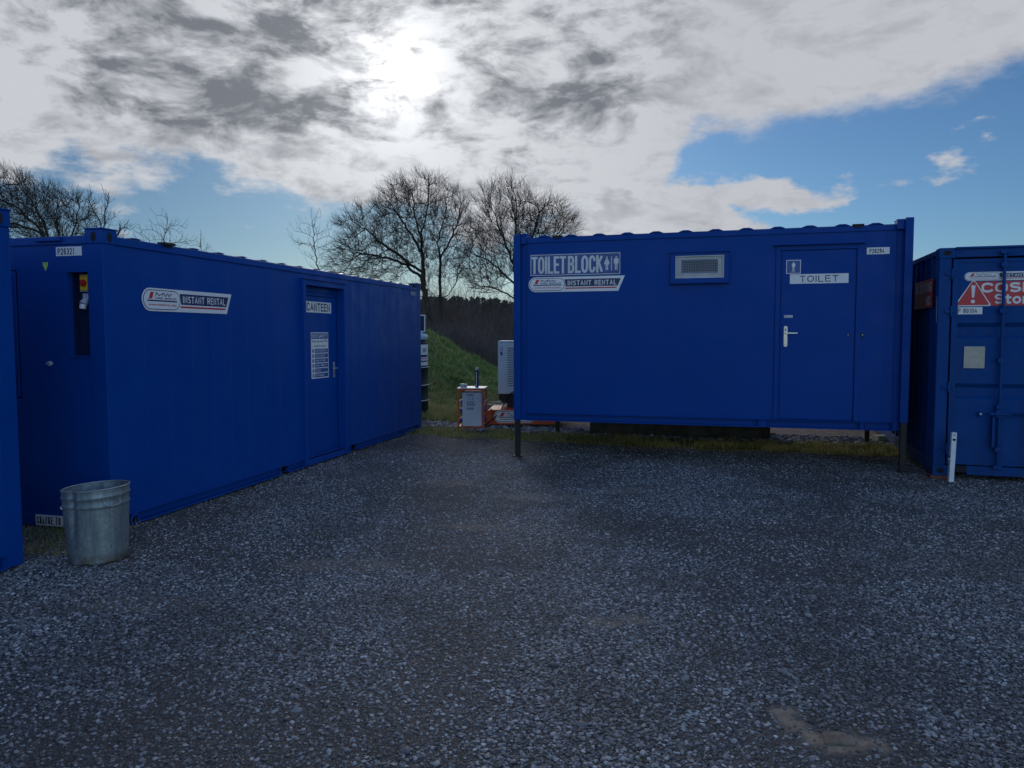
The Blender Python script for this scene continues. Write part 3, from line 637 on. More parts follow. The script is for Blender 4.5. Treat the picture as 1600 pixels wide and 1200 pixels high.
def cabin_frame(root, L, W, z, M, pockets=(), pocket_mat=None):
    """z: height of the body's bottom above local origin; total body .02 -> 2.48"""
    fr = MB(); p = .012     # rails sit slightly proud of the walls
    for y0, y1 in ((-p, .09), (W - .09, W + p)): fr.box(.15, L - .15, y0, y1, z + 2.425, z + 2.492, M)
    for x0, x1 in ((-p, .09), (L - .09, L + p)): fr.box(x0, x1, .15, W - .15, z + 2.425, z + 2.492, M)
    fr.build('top_rail', root, .004)
    br = MB()
    segs = []; x = .15
    for a, b_ in pockets: segs.append((x, a)); x = b_
    segs.append((x, L - .15))
    for x0, x1 in segs:     # channel section: top flange, web, bottom flange
        br.box(x0, x1, -.026, .07, z + .118, z + .128, M); br.box(x0, x1, .034, .042, z + .038, z + .1175, M); br.box(x0, x1, -.024, .07, z + .022, z + .0375, M)
        br.box(x0, x0 + .012, -.010, .0275, z + .034, z + .1175, M); br.box(x1 - .012, x1, -.010, .0275, z + .034, z + .1175, M)
    for a, b_ in pockets:
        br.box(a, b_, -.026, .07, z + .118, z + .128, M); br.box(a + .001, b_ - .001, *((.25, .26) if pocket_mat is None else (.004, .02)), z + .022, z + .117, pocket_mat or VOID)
    for x0, x1 in ((0, .05), (L - .05, L)): br.box(x0, x1, .15, W - .15, z + .022, z + .128, M)
    br.box(.15, L - .15, W - .06, W, z + .022, z + .128, M)
    br.build('bottom_rail', root, .003)
    fl = MB(); fl.box(.06, L - .06, .075, W - .07, z + .05, z + .117, DARK); fl.build('floor', root)
    for x, sx_ in ((0, 1), (L, -1)):
        for y, sy_ in ((0, 1), (W, -1)):
            cp = MB(); xa, xb = sorted((x, x + sx_ * .148)); ya, yb = sorted((y, y + sy_ * .148))
            cp.box(xa, xb, ya, yb, z + .022, z + 2.424, M)
            casting(cp, x, y, z + 2.425, z + 2.538, sx_, sy_, M)
            cp.build('corner_post', root, .005)

# --- canteen cabin
CT = thing('site_cabin', 'long blue steel site cabin marked CANTEEN, its recessed door in the long side', 'site cabin', (-3.3723, 6.4041, 0), R(90 - 14.04), 'blue steel hire cabins')
L1, W1 = 7.33, 2.44
cabin_frame(CT, L1, W1, 0, BLUE, pockets=((2.66, 2.84), (4.50, 4.72)))
roof_mesh(L1, W1, 2.492, BLUE, rise=.010).build('roof', CT)
mb = MB(); SE = [.466, .794, 1.124, 1.44, 1.749, 2.052, 2.38, 2.70, 4.62, 4.912, 5.22, 5.56, 5.913, 6.23, 6.523, 6.807]
seam_wall(mb, .1485, 3.215, .1285, 2.424, SE, BLUE, .005, .003, 3); seam_wall(mb, 4.345, L1 - .1485, .1285, 2.424, SE, BLUE, .007, .003, 5)
seam_wall(mb, 3.216, 4.344, 2.352, 2.424, [], BLUE, 0, .003)
mb.box(.1485, 3.215, .03, .06, .1285, 2.42, BLUE); mb.box(4.345, L1 - .1485, .03, .06, .1285, 2.42, BLUE)
mb.build('side_wall', CT)
mb = MB(); mb.box(.15, L1 - .15, W1 - .06, W1 - .004, .13, 2.424, BLUE); mb.build('back_wall', CT)
mb = MB(); mb.box(L1 - .06, L1 - .004, .15, W1 - .15, .13, 2.424, BLUE); mb.build('end_wall', CT)
# near end wall with the recess (local x = 0 plane, local y runs left in the picture)
mb = MB()
x0 = .004
mb.box(x0, .05, .1485, .158, 1.497, 2.193, BLUE)                                                         # sliver right of the recess
mb.box(x0, .05, .3555, W1 - .15, 1.497, 2.193, BLUE) if False else None
mb.box(x0, .05, .1485, .88, .129, 1.4965, BLUE); mb.box(x0, .05, .1485, .88, 2.1935, 2.424, BLUE); mb.box(x0, .05, .3565, .88, 1.497, 2.193, BLUE)
mb.box(x0, .05, 1.95, W1 - .15, .129, 2.424, BLUE); mb.box(x0, .05, .8805, 1.9495, .129, 1.13, BLUE); mb.box(x0, .05, .8805, 1.9495, 2.225, 2.424, BLUE)
mb.build('end_wall', CT)
mb = MB(); RECESS_SHADE = mat('recess_shade_blue', (.004, .016, .07), .6); mb.box(.12, .13, .15, .364, 1.49, 2.2, RECESS_SHADE); mb.box(.0505, .1195, .150, .158, 1.49, 2.2, BLUE); mb.box(.0505, .1195, .3565, .364, 1.49, 2.2, RECESS_SHADE)  # recess back and left wall coloured near black to imitate the shade inside
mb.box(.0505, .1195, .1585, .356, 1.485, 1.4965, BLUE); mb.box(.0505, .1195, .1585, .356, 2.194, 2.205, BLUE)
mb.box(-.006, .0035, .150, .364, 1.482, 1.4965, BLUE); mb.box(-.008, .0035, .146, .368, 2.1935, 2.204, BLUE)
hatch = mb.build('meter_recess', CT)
mb = MB((V((.12, 0, 0)), V((0, -1, 0)), V((0, 0, 1)), V((-1, 0, 0))))
mb.box(-.300, -.208, 2.035, 2.18, .001, .05, GREYP); mb.box(-.288, -.212, 2.045, 2.172, .0505, .062, YEL)
mb.cyl((-.25, 2.108, .062), (-.25, 2.108, .078), .03, .027, REDK, 20); mb.box(-.256, -.244, 2.083, 2.133, .0785, .09, REDK)
mb.build('isolator_switch', hatch, .002)
mb = MB((V((.12, 0, 0)), V((0, -1, 0)), V((0, 0, 1)), V((-1, 0, 0))))
mb.box(-.275, -.215, 1.97, 2.02, .001, .05, GREYP); mb.cyl((-.24, 1.99, .03), (-.250, 1.93, .075), .022, .034, GREYP, 16); mb.cyl((-.250, 1.929, .075), (-.252, 1.89, .08), .027, .027, WHITE, 14)
mb.build('power_inlet', hatch)
mb = MB(); mb.box(.0005, .012, .895, 1.94, 1.14, 2.215, BLUE)
for i in range(10): mb.box(-.006, .0, .93, 1.90, 1.17 + i * .104, 1.235 + i * .104, BLUE)
mb.build('window_shutter', CT, .003)
mb = MB(left_frame(.004)); plate(mb, -.463, -.206, 2.331, 2.406, .001, 'P26321', pad=(.07, .28, .14, .14)); mb.build('number_plate', CT)
mb = MB(left_frame(.004)); mb.poly([(-.603, 2.283), (-.603, 2.262), (-.577, 2.208), (-.551, 2.262), (-.551, 2.283)], .001, LGREEN, .001); mb.rect(-.59, -.564, 2.268, 2.272, .0026, BLKV); mb.build('warning_sticker', CT)
mb = MB(left_frame(0)); mb.box(-.78, -.40, .028, .122, .003, .006, WHITE); mb.letters('CHANGE TO LET', -.765, -.415, .042, .108, .007, BLKV, .14, .8); mb.build('rail_notice', CT)
mb = MB(left_frame(.004)); mb.cyl((-.565, 1.43, 0), (-.565, 1.43, .018), .02, .02, GREYP, 14); mb.cyl((-.565, 1.43, .0185), (-.565, 1.43, .03), .009, .009, STEEL, 10); mb.box(-.60, -.585, 1.42, 1.44, .001, .014, GREYP); mb.build('lock', CT)
mb = MB(left_frame(-.012)); mb.box(-.63, -.385, 2.452, 2.488, .0005, .035, BLUE); mb.build('lifting_plate', CT, .003)
for u in (.70, 6.95):
    mb = MB(); mb.box(u, u + .16, -.045, .03, 2.4925, 2.515, DARK); mb.box(u + .03, u + .12, -.028, -.0125, 2.475, 2.492, DARK); mb.build('roof_latch', CT, .002)
mb = MB(); mb.tube([(.02 + .045 * math.cos(t_), -.02, .055 + .045 * math.sin(t_)) for t_ in [i * math.pi / 10 for i in range(-6, 15)]], .009, BLUE, 8); mb.cyl((.02, -.03, .055), (.02, .01, .055), .02, .02, VOID, 14); mb.build('lifting_ring', CT, loc=(.21, -.012, .012))
# door surround and recessed leaf
mb = MB()
mb.box(3.2, 3.262, -.045, .08, .05, 2.355, BLUE); mb.box(4.302, 4.36, -.045, .08, .05, 2.355, BLUE); mb.box(3.2625, 4.3015, -.045, .08, 2.285, 2.3545, BLUE)
mb.box(3.2625, 4.3015, -.03, .08, .05, .10, BLUE); mb.box(3.19, 4.37, -.068, .0, 2.3555, 2.364, BLUE)
mb.box(3.20, 4.36, -.03, .02, .028, .0495, BLUE)
mb.build('door_frame', CT, .004)
DY = .08
mb = MB(); mb.box(3.263, 4.301, DY - .008, DY + .03, 2.215, 2.2845, BLUE); mb.box(3.263, 4.301, DY - .015, DY + .03, 2.168, 2.181, BLUE); mb.box(3.263, 4.301, DY + .002, DY + .03, 2.1815, 2.2145, BLUE)
mb.box(3.266, 4.298, DY, DY + .04, .104, 2.164, BLUE)
door = mb.build('door', CT, .004)
FF = front_frame(DY)
mb = MB(FF); plate(mb, 3.447, 4.148, 1.955, 2.096, .001, 'CANTEEN', pad=(.06, .06, .13, .12), bold=.17); mb.build('door_sign', door)
mb = MB(FF)
a0, a1, b0, b1 = 3.583, 4.05, 1.10, 1.70
mb.poly([(a0, b0), (a1, b0), (a1, b1), (a0, b1)], .001, WHITE, .002); z = .0036
mb.rect(a0 + .012, a1 - .012, b1 - .085, b1 - .012, z, SIGNB); mb.letters('SITE SAFETY', a0 + .03, a1 - .03, b1 - .07, b1 - .028, z + .001, WHITE, .17, .4)
mb.text('Appropriate PPE', a0 + .03, a1 - .03, b1 - .137, b1 - .10, z, BLKV, .01); mb.text('must be worn', a0 + .08, a1 - .08, b1 - .19, b1 - .157, z, BLKV, .01)
for i, wd in enumerate(['EAR PROTECTION', 'SAFETY BOOTS', 'HARD HAT AREA', 'HIGH VISIBILITY', 'GLOVES', 'EYE SHIELDS']):
    yy = b1 - .215 - i * .064
    mb.rect(a0 + .095, a1 - .015, yy - .052, yy, z, SIGNB); mb.letters(wd, a0 + .12, a0 + .12 + .02 * len(wd), yy - .037, yy - .015, z + .001, WHITE, .17, .4)
    mb.disc(a0 + .05, yy - .026, .026, z, SIGNB, 18); man(mb, a0 + .05, yy - .026, .038, z + .001, WHITE)
mb.build('safety_notice', door)
mb = MB(FF); mb.box(4.186, 4.222, 1.085, 1.30, .001, .012, STEEL); mb.cyl((4.204, 1.215, .012), (4.204, 1.215, .05), .01, .01, STEEL, 12); mb.box(4.085, 4.214, 1.206, 1.224, .045, .06, STEEL); mb.disc(4.204, 1.14, .009, .0135, VOID, 12)
mb.build('door_handle', door, .003)
mb = MB(front_frame(0)); rental_sign(mb, .435, 1.765, 1.885, 2.092, .004); mb.build('hire_sign', CT)
mb = MB(front_frame(0)); plate(mb, 6.83, 7.12, 2.325, 2.40, .004, 'P26321', m=SIGNB, mt=GREYV, pad=(.1, .2, .2, .2)); mb.build('number_plate', CT)

# --- near left cabin: only its far corner shows
dth = 17.0; Lc = 7.33
LX = -3.533 - Lc * math.sin(R(dth)); LY = 5.48 - Lc * math.cos(R(dth))
LC = thing('site_cabin', 'blue cabin cut off by the left edge of the photo, only its corner post showing', 'site cabin', (LX, LY, 0), R(90 - dth), 'blue steel hire cabins')
cabin_frame(LC, Lc, W1, 0, BLUE2, pockets=((2.6, 2.8), (4.4, 4.6)))
roof_mesh(Lc, W1, 2.492, BLUE2).build('roof', LC)
mb = MB(); seam_wall(mb, .1485, Lc - .1485, .1285, 2.424, [.3 * i for i in range(1, 24)], BLUE2, .004, .003, 8); mb.build('side_wall', LC)
mb = MB(); mb.box(.004, .05, .15, W1 - .15, .13, 2.424, BLUE2); mb.build('end_wall', LC)
mb = MB(); mb.box(Lc - .05, Lc - .004, .15, W1 - .15, .13, 2.424, BLUE2); mb.build('end_wall', LC)
mb = MB(); mb.box(.15, Lc - .15, W1 - .05, W1 - .004, .13, 2.424, BLUE2); mb.build('back_wall', LC)
mb = MB(front_frame(-.0065)); mb.letters('8', Lc - .155, Lc - .125, 2.455, 2.50, .002, WHITE, .2); mb.build('painted_digit', LC)

# --- toilet block
TB = thing('toilet_block', 'raised blue toilet block on black jack legs with barred window and door', 'toilet cabin', (.0504, 10.5561, 0), R(-15.93), 'blue steel hire cabins')
L2, W2, Z0 = 4.88, 2.44, .47
cabin_frame(TB, L2, W2, Z0, BLUE2, pockets=((3.19, 3.30), (4.37, 4.42)), pocket_mat=BLUE2)
roof_mesh(L2, W2, Z0 + 2.492, BLUE2, .372, .31, rise=.020).build('roof', TB)
mb = MB(); SE = [.62, 1.22, 1.55, 1.92, 3.08, 4.38, 4.60]
zb, zt = Z0 + .1285, Z0 + 2.424
seam_wall(mb, .1485, 3.355, zb, zt, SE, BLUE2, .004, .003, 11, .0009); seam_wall(mb, 4.345, L2 - .1485, zb, zt, SE, BLUE2, .003, .003, 12, .0009); seam_wall(mb, 3.356, 4.344, 2.752, zt, [], BLUE2, 0, .003)
mb.box(.1485, 3.355, .03, .06, zb, zt, BLUE2); mb.box(4.345, L2 - .1485, .03, .06, zb, zt, BLUE2)
mb.build('front_wall', TB)
mb = MB(); mb.box(.15, L2 - .15, W2 - .05, W2 - .004, zb, zt, BLUE2); mb.build('back_wall', TB)
for a in (.004, L2 - .05): mb = MB(); mb.box(a, a + .046, .15, W2 - .15, zb, zt, BLUE2); mb.build('end_wall', TB)
# jack legs in square housings at the four corners
for x, y, top in ((.0, -.085, 3.0), (L2 - .085, -.085, 3.03), (.0, W2 + .006, 3.0), (L2 - .085, W2 + .006, 3.0)):
    mb = MB(); mb.box(x - .004, x + .086, y, y + .078, Z0 + .03 if x < 1 else .60, top, BLUE2)
    if x > 1: mb.box(x - .09, x - .006, y + .03, y + .078, top - .13, top - .02, BLUE2)
    else: mb.box(x + .088, x + .16, y + .03, y + .078, top - .12, top - .03, BLUE2)
    mb.build('leg_housing', TB, .004)
    mb = MB(); mb.box(x + .008, x + .074, y + .007, y + .071, .012, Z0 + .2, DARK); mb.box(x - .02, x + .102, y - .02, y + .10, 0.0, .0115, DARK)
    mb.build('jack_leg', TB, .003)
for u in (.155, 4.715): mb = MB(); mb.box(u, u + .007, -.006, .0, Z0 + .15, Z0 + 2.41, BLUE2); mb.build('corner_trim', TB, .002)
for u in (.52, 4.22):
    mb = MB(); mb.box(u, u + .13, -.04, .03, Z0 + 2.4925, Z0 + 2.512, DARK); mb.box(u + .03, u + .10, -.028, -.0125, Z0 + 2.472, Z0 + 2.492, DARK); mb.build('roof_latch', TB, .002)
# window
mb = MB(front_frame(0))
mb.box(2.075, 2.137, 2.322, 2.70, .002, .042, BLUE2); mb.box(2.737, 2.797, 2.322, 2.70, .002, .042, BLUE2); mb.box(2.1375, 2.7365, 2.322, 2.378, .002, .042, BLUE2); mb.box(2.1375, 2.7365, 2.662, 2.70, .002, .042, BLUE2)
mb.box(2.065, 2.807, 2.308, 2.3215, .002, .07, BLUE2); mb.box(2.065, 2.807, 2.7005, 2.712, .002, .06, BLUE2)
win = mb.build('window', TB, .003)
mb = MB(front_frame(0)); mb.box(2.139, 2.735, 2.379, 2.661, .0035, .006, UPVC); mb.rect(2.205, 2.665, 2.44, 2.615, .0075, GLASS); mb.rect(2.222, 2.655, 2.457, 2.60, .0085, GLASSD)
mb.box(2.19, 2.205, 2.43, 2.62, .006, .016, UPVC); mb.box(2.665, 2.68, 2.43, 2.62, .006, .016, UPVC); mb.box(2.205, 2.665, 2.425, 2.44, .006, .016, UPVC); mb.box(2.205, 2.665, 2.615, 2.63, .006, .016, UPVC)
mb.build('pane', win)
mb = MB(front_frame(0))
for i in range(28): x = 2.15 + i * .0213; mb.box(x, x + .003, 2.385, 2.655, .028, .031, WIRE)
for i in range(13): y = 2.39 + i * .0215; mb.box(2.142, 2.732, y, y + .003, .0315, .0345, WIRE)
mb.box(2.138, 2.736, 2.379, 2.387, .024, .038, GREYV); mb.box(2.138, 2.736, 2.653, 2.661, .024, .038, GREYV); mb.box(2.138, 2.146, 2.3875, 2.6525, .024, .038, GREYV); mb.box(2.728, 2.736, 2.3875, 2.6525, .024, .038, GREYV)
mb.build('wire_grille', win)
# door
mb = MB(front_frame(0))
mb.box(3.357, 3.415, Z0 + .13, 2.751, -.05, .012, BLUE2); mb.box(4.285, 4.343, Z0 + .13, 2.751, -.05, .012, BLUE2); mb.box(3.4155, 4.2845, 2.695, 2.751, -.05, .012, BLUE2)
mb.box(3.33, 4.37, 2.7515, 2.764, .004, .06, BLUE2)
mb.build('door_frame', TB, .003)
mb = MB(front_frame(0)); mb.box(3.419, 4.281, .603, 2.691, -.05, -.006, BLUE2); mb.box(3.432, 4.268, .615, 2.678, -.0055, -.002, BLUE2); door = mb.build('door', TB, .003)
FD = front_frame(.002)
mb = MB(FD); plate(mb, 3.524, 4.195, 2.283, 2.40, .001, 'TOILET', mt=NAVY, pad=(.17, .17, .17, .17), bold=.14, gap=1.5); mb.build('door_sign', door)
mb = MB(FD); mb.poly([(3.478, 2.408), (3.648, 2.408), (3.648, 2.576), (3.478, 2.576)], .001, WHITE, .002); mb.rect(3.486, 3.640, 2.416, 2.568, .0038, SIGNB)
man(mb, 3.563, 2.495, .115, .0046, WHITE); mb.rect(3.54, 3.586, 2.428, 2.433, .0046, WHITE); mb.build('gents_sign', door)
mb = MB(FD); mb.poly([(3.464, 1.868), (3.565, 1.868), (3.565, 1.898), (3.464, 1.898)], .001, GREYV, .001); mb.letters('PULL TO', 3.472, 3.557, 1.876, 1.891, .003, NAVY, .2); mb.build('small_label', door)
mb = MB(FD); mb.box(3.464, 3.508, 1.525, 1.742, .001, .011, STEEL)
mb.cyl((3.486, 1.742, .001), (3.486, 1.742, .011), .022, .022, STEEL, 20); mb.cyl((3.486, 1.525, .001), (3.486, 1.525, .011), .022, .022, STEEL, 20)
mb.disc(3.486, 1.712, .010, .0122, VOID, 14); mb.cyl((3.486, 1.676, .011), (3.486, 1.676, .05), .011, .010, STEEL, 14); mb.box(3.478, 3.622, 1.668, 1.684, .042, .058, STEEL); mb.build('door_handle', door, .002)
mb = MB(FD); mb.cyl((4.205, 1.653, 0), (4.205, 1.653, .012), .015, .015, DARK, 16); mb.disc(4.205, 1.653, .006, .0135, GREYV, 12); mb.build('lock', door)
mb = MB(front_frame(0)); mb.cyl((4.365, 1.653, 0.0), (4.365, 1.653, .018), .024, .022, DARK, 18); mb.disc(4.365, 1.653, .007, .0195, GREYV, 12); mb.build('door_stop', TB)
# signs
mb = MB(front_frame(0)); mb.poly([(.212, 2.449), (1.427, 2.455), (1.427, 2.742), (.212, 2.736)], .004, SIGNB, .002)
mb.ring(.214, 1.425, 2.456, 2.735, .008, .0068, GREYV)
mb.letters('TOILET', .228, .702, 2.480, 2.708, .007, GREYV, .13, .22); mb.letters('BLOCK', .728, 1.198, 2.480, 2.708, .007, GREYV, .135, .22)
man(mb, 1.25, 2.595, .185, .007, GREYV, True); mb.rect(1.306, 1.316, 2.505, 2.685, .007, GREYV); man(mb, 1.373, 2.595, .185, .007, GREYV)
mb.build('toilet_block_sign', TB)
mb = MB(front_frame(0)); rental_sign(mb, .187, 1.487, 2.236, 2.435, .004); mb.build('hire_sign', TB)
mb = MB(front_frame(0)); plate(mb, 4.39, 4.64, 2.617, 2.698, .004, 'P26294', pad=(.12, .24, .16, .16)); mb.build('number_plate', TB)

# ------------------------------------------------------------------ storage container
ST = thing('shipping_container', 'worn blue shipping container with red COSHH store sign on its lock-rod doors', 'container', (4.835, 8.782, .04), R(-16.85))
WS, LS, HS = 2.44, 6.06, 2.59
M = BLUE3
def corner(x, y, sx_, sy_):
    mb = MB(); xa, xb = sorted((x, x + sx_ * .13)); ya, yb = sorted((y, y + sy_ * .13))
    mb.box(xa + .004, xb - .004, ya + .004, yb - .004, .1185, HS - .1185, M); mb.build('corner_post', ST, .006)
    for z0, z1 in ((0, .118), (HS - .118, HS)):
        mb = MB(); xa2, xb2 = sorted((x, x + sx_ * .162)); ya2, yb2 = sorted((y, y + sy_ * .178)); mb.box(xa2, xb2, ya2, yb2, z0, z1, M)
        mb.F = (V(((xa2 + xb2) / 2, ya2, (z0 + z1) / 2)), V((1, 0, 0)), V((0, 0, 1)), V((0, -1, 0))); mb.disc(0, 0, .04, .002, VOID, 18, .028)
        mb.F = (V((xa2, (ya2 + yb2) / 2, (z0 + z1) / 2)), V((0, -1, 0)), V((0, 0, 1)), V((-1, 0, 0))); mb.disc(0, 0, .045, .002, VOID, 18, .028)
        mb.build('corner_casting', ST, .006)
for x, sx_ in ((0, 1), (WS, -1)):
    for y, sy_ in ((0, 1), (LS, -1)): corner(x, y, sx_, sy_)
mb = MB(); mb.box(.163, WS - .163, .006, .12, HS - .11, HS - .004, M); mb.box(.163, WS - .163, -.02, .1, HS - .018, HS - .0045 + .01, M); mb.build('door_header', ST, .005)
mb = MB(); mb.box(.163, .35, .006, .12, .045, .12, VOID); mb.box(.35, WS - .163, .006, .12, .02, .12, M); mb.build('door_sill', ST, .004)
def corr_side(x, sx_):
    mb = MB(); y = .14; prof = []
    while y < LS - .14:
        prof += [(y, .0), (y + .07, .0), (y + .14, .036), (y + .21, .036)]; y += .278
    prof.append((min(y, LS - .13), 0)); n_ = len(prof)
    pts = [(x + sx_ * (d + .012), yy, .155) for yy, d in prof] + [(x + sx_ * (d + .012), yy, HS - .07) for yy, d in prof]
    mb.add(pts, [(i, i + 1, n_ + i + 1, n_ + i) for i in range(n_ - 1)], M); mb.build('side_wall', ST)
    mb = MB(); xa, xb = sorted((x + sx_ * .004, x + sx_ * .06)); mb.box(xa, xb, .18, LS - .18, HS - .07, HS - .01, M); mb.build('top_rail', ST, .004)
    mb = MB(); mb.box(xa, xb, .18, LS - .18, .02, .155, M); mb.build('bottom_rail', ST, .004)
corr_side(0, 1); corr_side(WS, -1)
mb = MB(); mb.box(.06, WS - .06, .12, LS - .05, HS - .045, HS - .03, M); mb.build('roof', ST)
mb = MB(); mb.box(.13, WS - .13, LS - .06, LS - .02, .12, HS - .1, M); mb.build('end_wall', ST)
def leaf(x0, x1):
    """horizontally corrugated door leaf: recessed bands"""
    zz = [.135, .26, .275, .885, .915, 1.010, 1.062, 1.575, 1.605, 1.695, 1.747, 2.44, 2.455, HS - .13]
    dd = [0, 0, 0, 0, .04, .04, 0, 0, .04, .04, 0, 0, 0, 0]
    mb = MB(); pts = [(x0 + .06, .018 + d, z_) for z_, d in zip(zz, dd)] + [(x1 - .03, .018 + d, z_) for z_, d in zip(zz, dd)]; n_ = len(zz)
    mb.add(pts, [(i, n_ + i, n_ + i + 1, i + 1) for i in range(n_ - 1)], M)
    mb.box(x0, x0 + .06, .008, .06, .135, HS - .13, M); mb.box(x1 - .03, x1, .008, .06, .135, HS - .13, M)
    mb.box(x0 + .0605, x1 - .0305, .010, .05, .1355, .165, M); mb.box(x0 + .0605, x1 - .0305, .010, .05, HS - .17, HS - .1305, M)
    mb.box(x0 + .06, x1 - .03, .056, .06, .17, HS - .17, M)
    mb.box(x0 - .018, x1 + .004, .0615, .07, .13, HS - .125, VOID)
    d = mb.build('door', ST, .003)
    return d
d1 = leaf(.145, 1.215); d2 = leaf(1.225, WS - .145)
for d, xs_ in ((d1, (.645, 1.05)), (d2, (1.39, 1.80))):
    for x in xs_:
        mb = MB(); mb.cyl((x, -.022, .13), (x, -.022, HS - .045), .017, .017, M, 14)
        for z_ in (.11, HS - .085): mb.box(x - .045, x + .045, -.045, .0, z_, z_ + .035, M)
        for z_ in (.30, .78, 1.30, 1.85, 2.36): mb.box(x - .036, x + .036, -.044, .016, z_, z_ + .05, M)
        mb.build('lock_rod', d, .003)
        mb = MB(); mb.box(x - .10, x + .30, -.062, -.045, .715, .742, M) if x < 1 else mb.box(x - .3, x + .05, -.062, -.045, .715, .742, M)
        mb.box(x - .035, x + .03, -.045, .01, .69, .77, M); mb.box(x - .07, x - .045, -.05, .01, .35, .70, M); mb.build('handle', d, .003)
mb = MB(front_frame(.018)); mb.cyl((.464, .722, 0), (.464, .722, .03), .03, .026, M, 16); mb.cyl((.464, .722, .03), (.464, .722, .045), .012, .012, GREYP, 12); mb.build('padlock_boss', d1)
for z_ in (.30, 1.0, 1.86, 2.28):
    for x in (.10, WS - .10):
        mb = MB(); mb.box(x - .03, x + .07 if x < 1 else x + .03, -.012, .0075, z_, z_ + .03, M); mb.cyl((x + .035 if x < 1 else x - .035, -.008, z_ - .045), (x + .035 if x < 1 else x - .035, -.008, z_ + .075), .014, .014, M, 10); mb.build('hinge', ST, .002)
mb = MB(front_frame(.018)); mb.box(.282, .490, 1.236, 1.48, .001, .014, BEIGE); mb.box(.29, .482, 1.352, 1.36, .0145, .017, BEIGE); mb.build('vent_cover', d1, .006)
FS = front_frame(.018)
mb = MB(FS); mb.poly([(.34, 1.935), (1.16, 1.935), (1.16, 2.205), (.34, 2.205)], .002, RED, .002)
for k, m_, zz_ in ((0, WHITE, .0045), (.012, RED, .0055)):
    mb.poly([(.182 + k * 1.6, 1.932 + k), (.525 - k * 1.6, 1.932 + k), (.532 - k * 1.5, 1.95 + k * .5), (.365, 2.222 - k * 1.3), (.343, 2.222 - k * 1.3), (.176 + k * 1.5, 1.95 + k * .5)], zz_, m_, .0008)
mb.poly([(.342, 2.03), (.366, 2.03), (.374, 2.165), (.334, 2.165)], .0068, WHITE); mb.disc(.354, 1.985, .021, .0068, WHITE, 18)
mb.letters('COSHH', .435, 1.09, 2.082, 2.192, .0048, WHITE, .22, .5); mb.letters('Store', .565, 1.0, 1.955, 2.067, .0048, WHITE, .20, .45)
mb.build('hazard_sign', d1)
mb = MB(FS); rental_sign(mb, .262, 1.16, 2.215, 2.312, .002); mb.build('hire_sign', d1)
mb = MB(FS); plate(mb, .19, .452, 1.842, 1.922, .002, 'P 8010A', pad=(.07, .2, .18, .18)); mb.build('number_plate', d1)
mb = MB(left_frame(0)); mb.poly([(-1.25, 1.93), (-.27, 1.93), (-.27, 2.27), (-1.25, 2.27)], .001, RED, .003);
mb.letters('NO SMOKING', -1.2, -.32, 2.12, 2.23, .0055, WHITE, .16, .9); mb.letters('NO', -.58, -.36, 1.96, 2.07, .0055, WHITE, .22)
mb.build('side_sign', ST)
mb = MB(left_frame(0)); mb.rect(-.045, -.02, 1.75, 2.05, .003, WHITE); mb.build('serial_strip', ST)
for x, y in ((-.02, -.02), (WS - .2, -.02), (-.02, LS - .25), (WS - .2, LS - .25)):
    mb = MB(); mb.box(x, x + .2, y, y + .24, -.045, -.001, WOOD if x > 1 or y > 1 else mat('brick_packer', (.16, .06, .04), .9, var=.3, vscale=20)); mb.build('packer', ST)

# ------------------------------------------------------------------ bin
BX, BY = -3.09, 5.66
BN = thing('dustbin', 'dented galvanised dustbin without a lid beside the canteen corner', 'dustbin', (BX, BY, hgt(BX, BY) + .004))
def dent(p, a, r, z_):
    # crease on the left-facing side, slightly oval mouth
    da = (a - R(250) + math.pi) % (2 * math.pi) - math.pi
    k = math.exp(-(da / .13) ** 2) * sstep(.02, .45, z_) * .034 + math.exp(-((da + .28) / .25) ** 2) * sstep(.1, .5, z_) * .012
    k += math.exp(-((da + .5) / .3) ** 2) * sstep(.1, .5, z_) * -.008
    f = 1 - k / max(r, .1)
    q = V((p.x * f, p.y * f, z_ + .012 * math.cos(a) * sstep(.3, .55, z_)))
    q += V((mnoise.noise(V((a * 1.5, z_ * 5, 0))) * .003,) * 2 + (0,))
    return q
H_ = .545
def br(z_): return .200 + (.223 - .200) * z_ / H_
out = [(br(0) - .004, .0), (br(0) + .003, .004), (br(0) + .003, .022), (br(.03), .028)]
for z_ in np.linspace(.05, .40, 9): out.append((br(z_), z_))
for zc in (.425, .49): out += [(br(zc - .012), zc - .012), (br(zc) + .006, zc - .004), (br(zc) + .006, zc + .004), (br(zc + .012), zc + .012)]
out.append((br(.52), .52)); out.append((br(H_), H_ - .006))
mb = MB(); mb.lathe(out, GALV, 72, dent=dent)
mb.lathe([(br(H_) - .003, H_ - .006)] + [(br(z_) - .004, z_) for z_ in (.50, .4, .3, .2, .1, .03)] + [(.001, .03)], GALV, 72, dent=dent)
mb.build('bin_body', BN)
mb = MB()
pr = [(br(H_) + .0055 * math.cos(t_) - .001, H_ + .0055 * math.sin(t_)) for t_ in [i * 2 * math.pi / 8 for i in range(9)]]
mb.lathe(pr, GALV_RIM, 72, dent=dent); mb.build('rim', BN)
for a in (R(-38), R(142)):
    ca, sa = math.cos(a), math.sin(a); tx, ty = -sa, ca; rr = br(.47) + .006
    pts = [(ca * (rr + o_) + tx * t_, sa * (rr + o_) + ty * t_, z_) for t_, o_, z_ in ((-.055, 0, .475), (-.055, .016, .475), (-.055, .03, .455), (-.045, .034, .44), (-.0, .036, .435), (.045, .034, .44), (.055, .03, .455), (.055, .016, .475), (.055, 0, .475))]
    mb = MB(); mb.tube(pts, .005, GALV_RIM, 8); mb.build('handle', BN)
a = R(190); mb = MB(); mb.box(-.018, .018, -.012, .03, -.012, .012, WHITE)
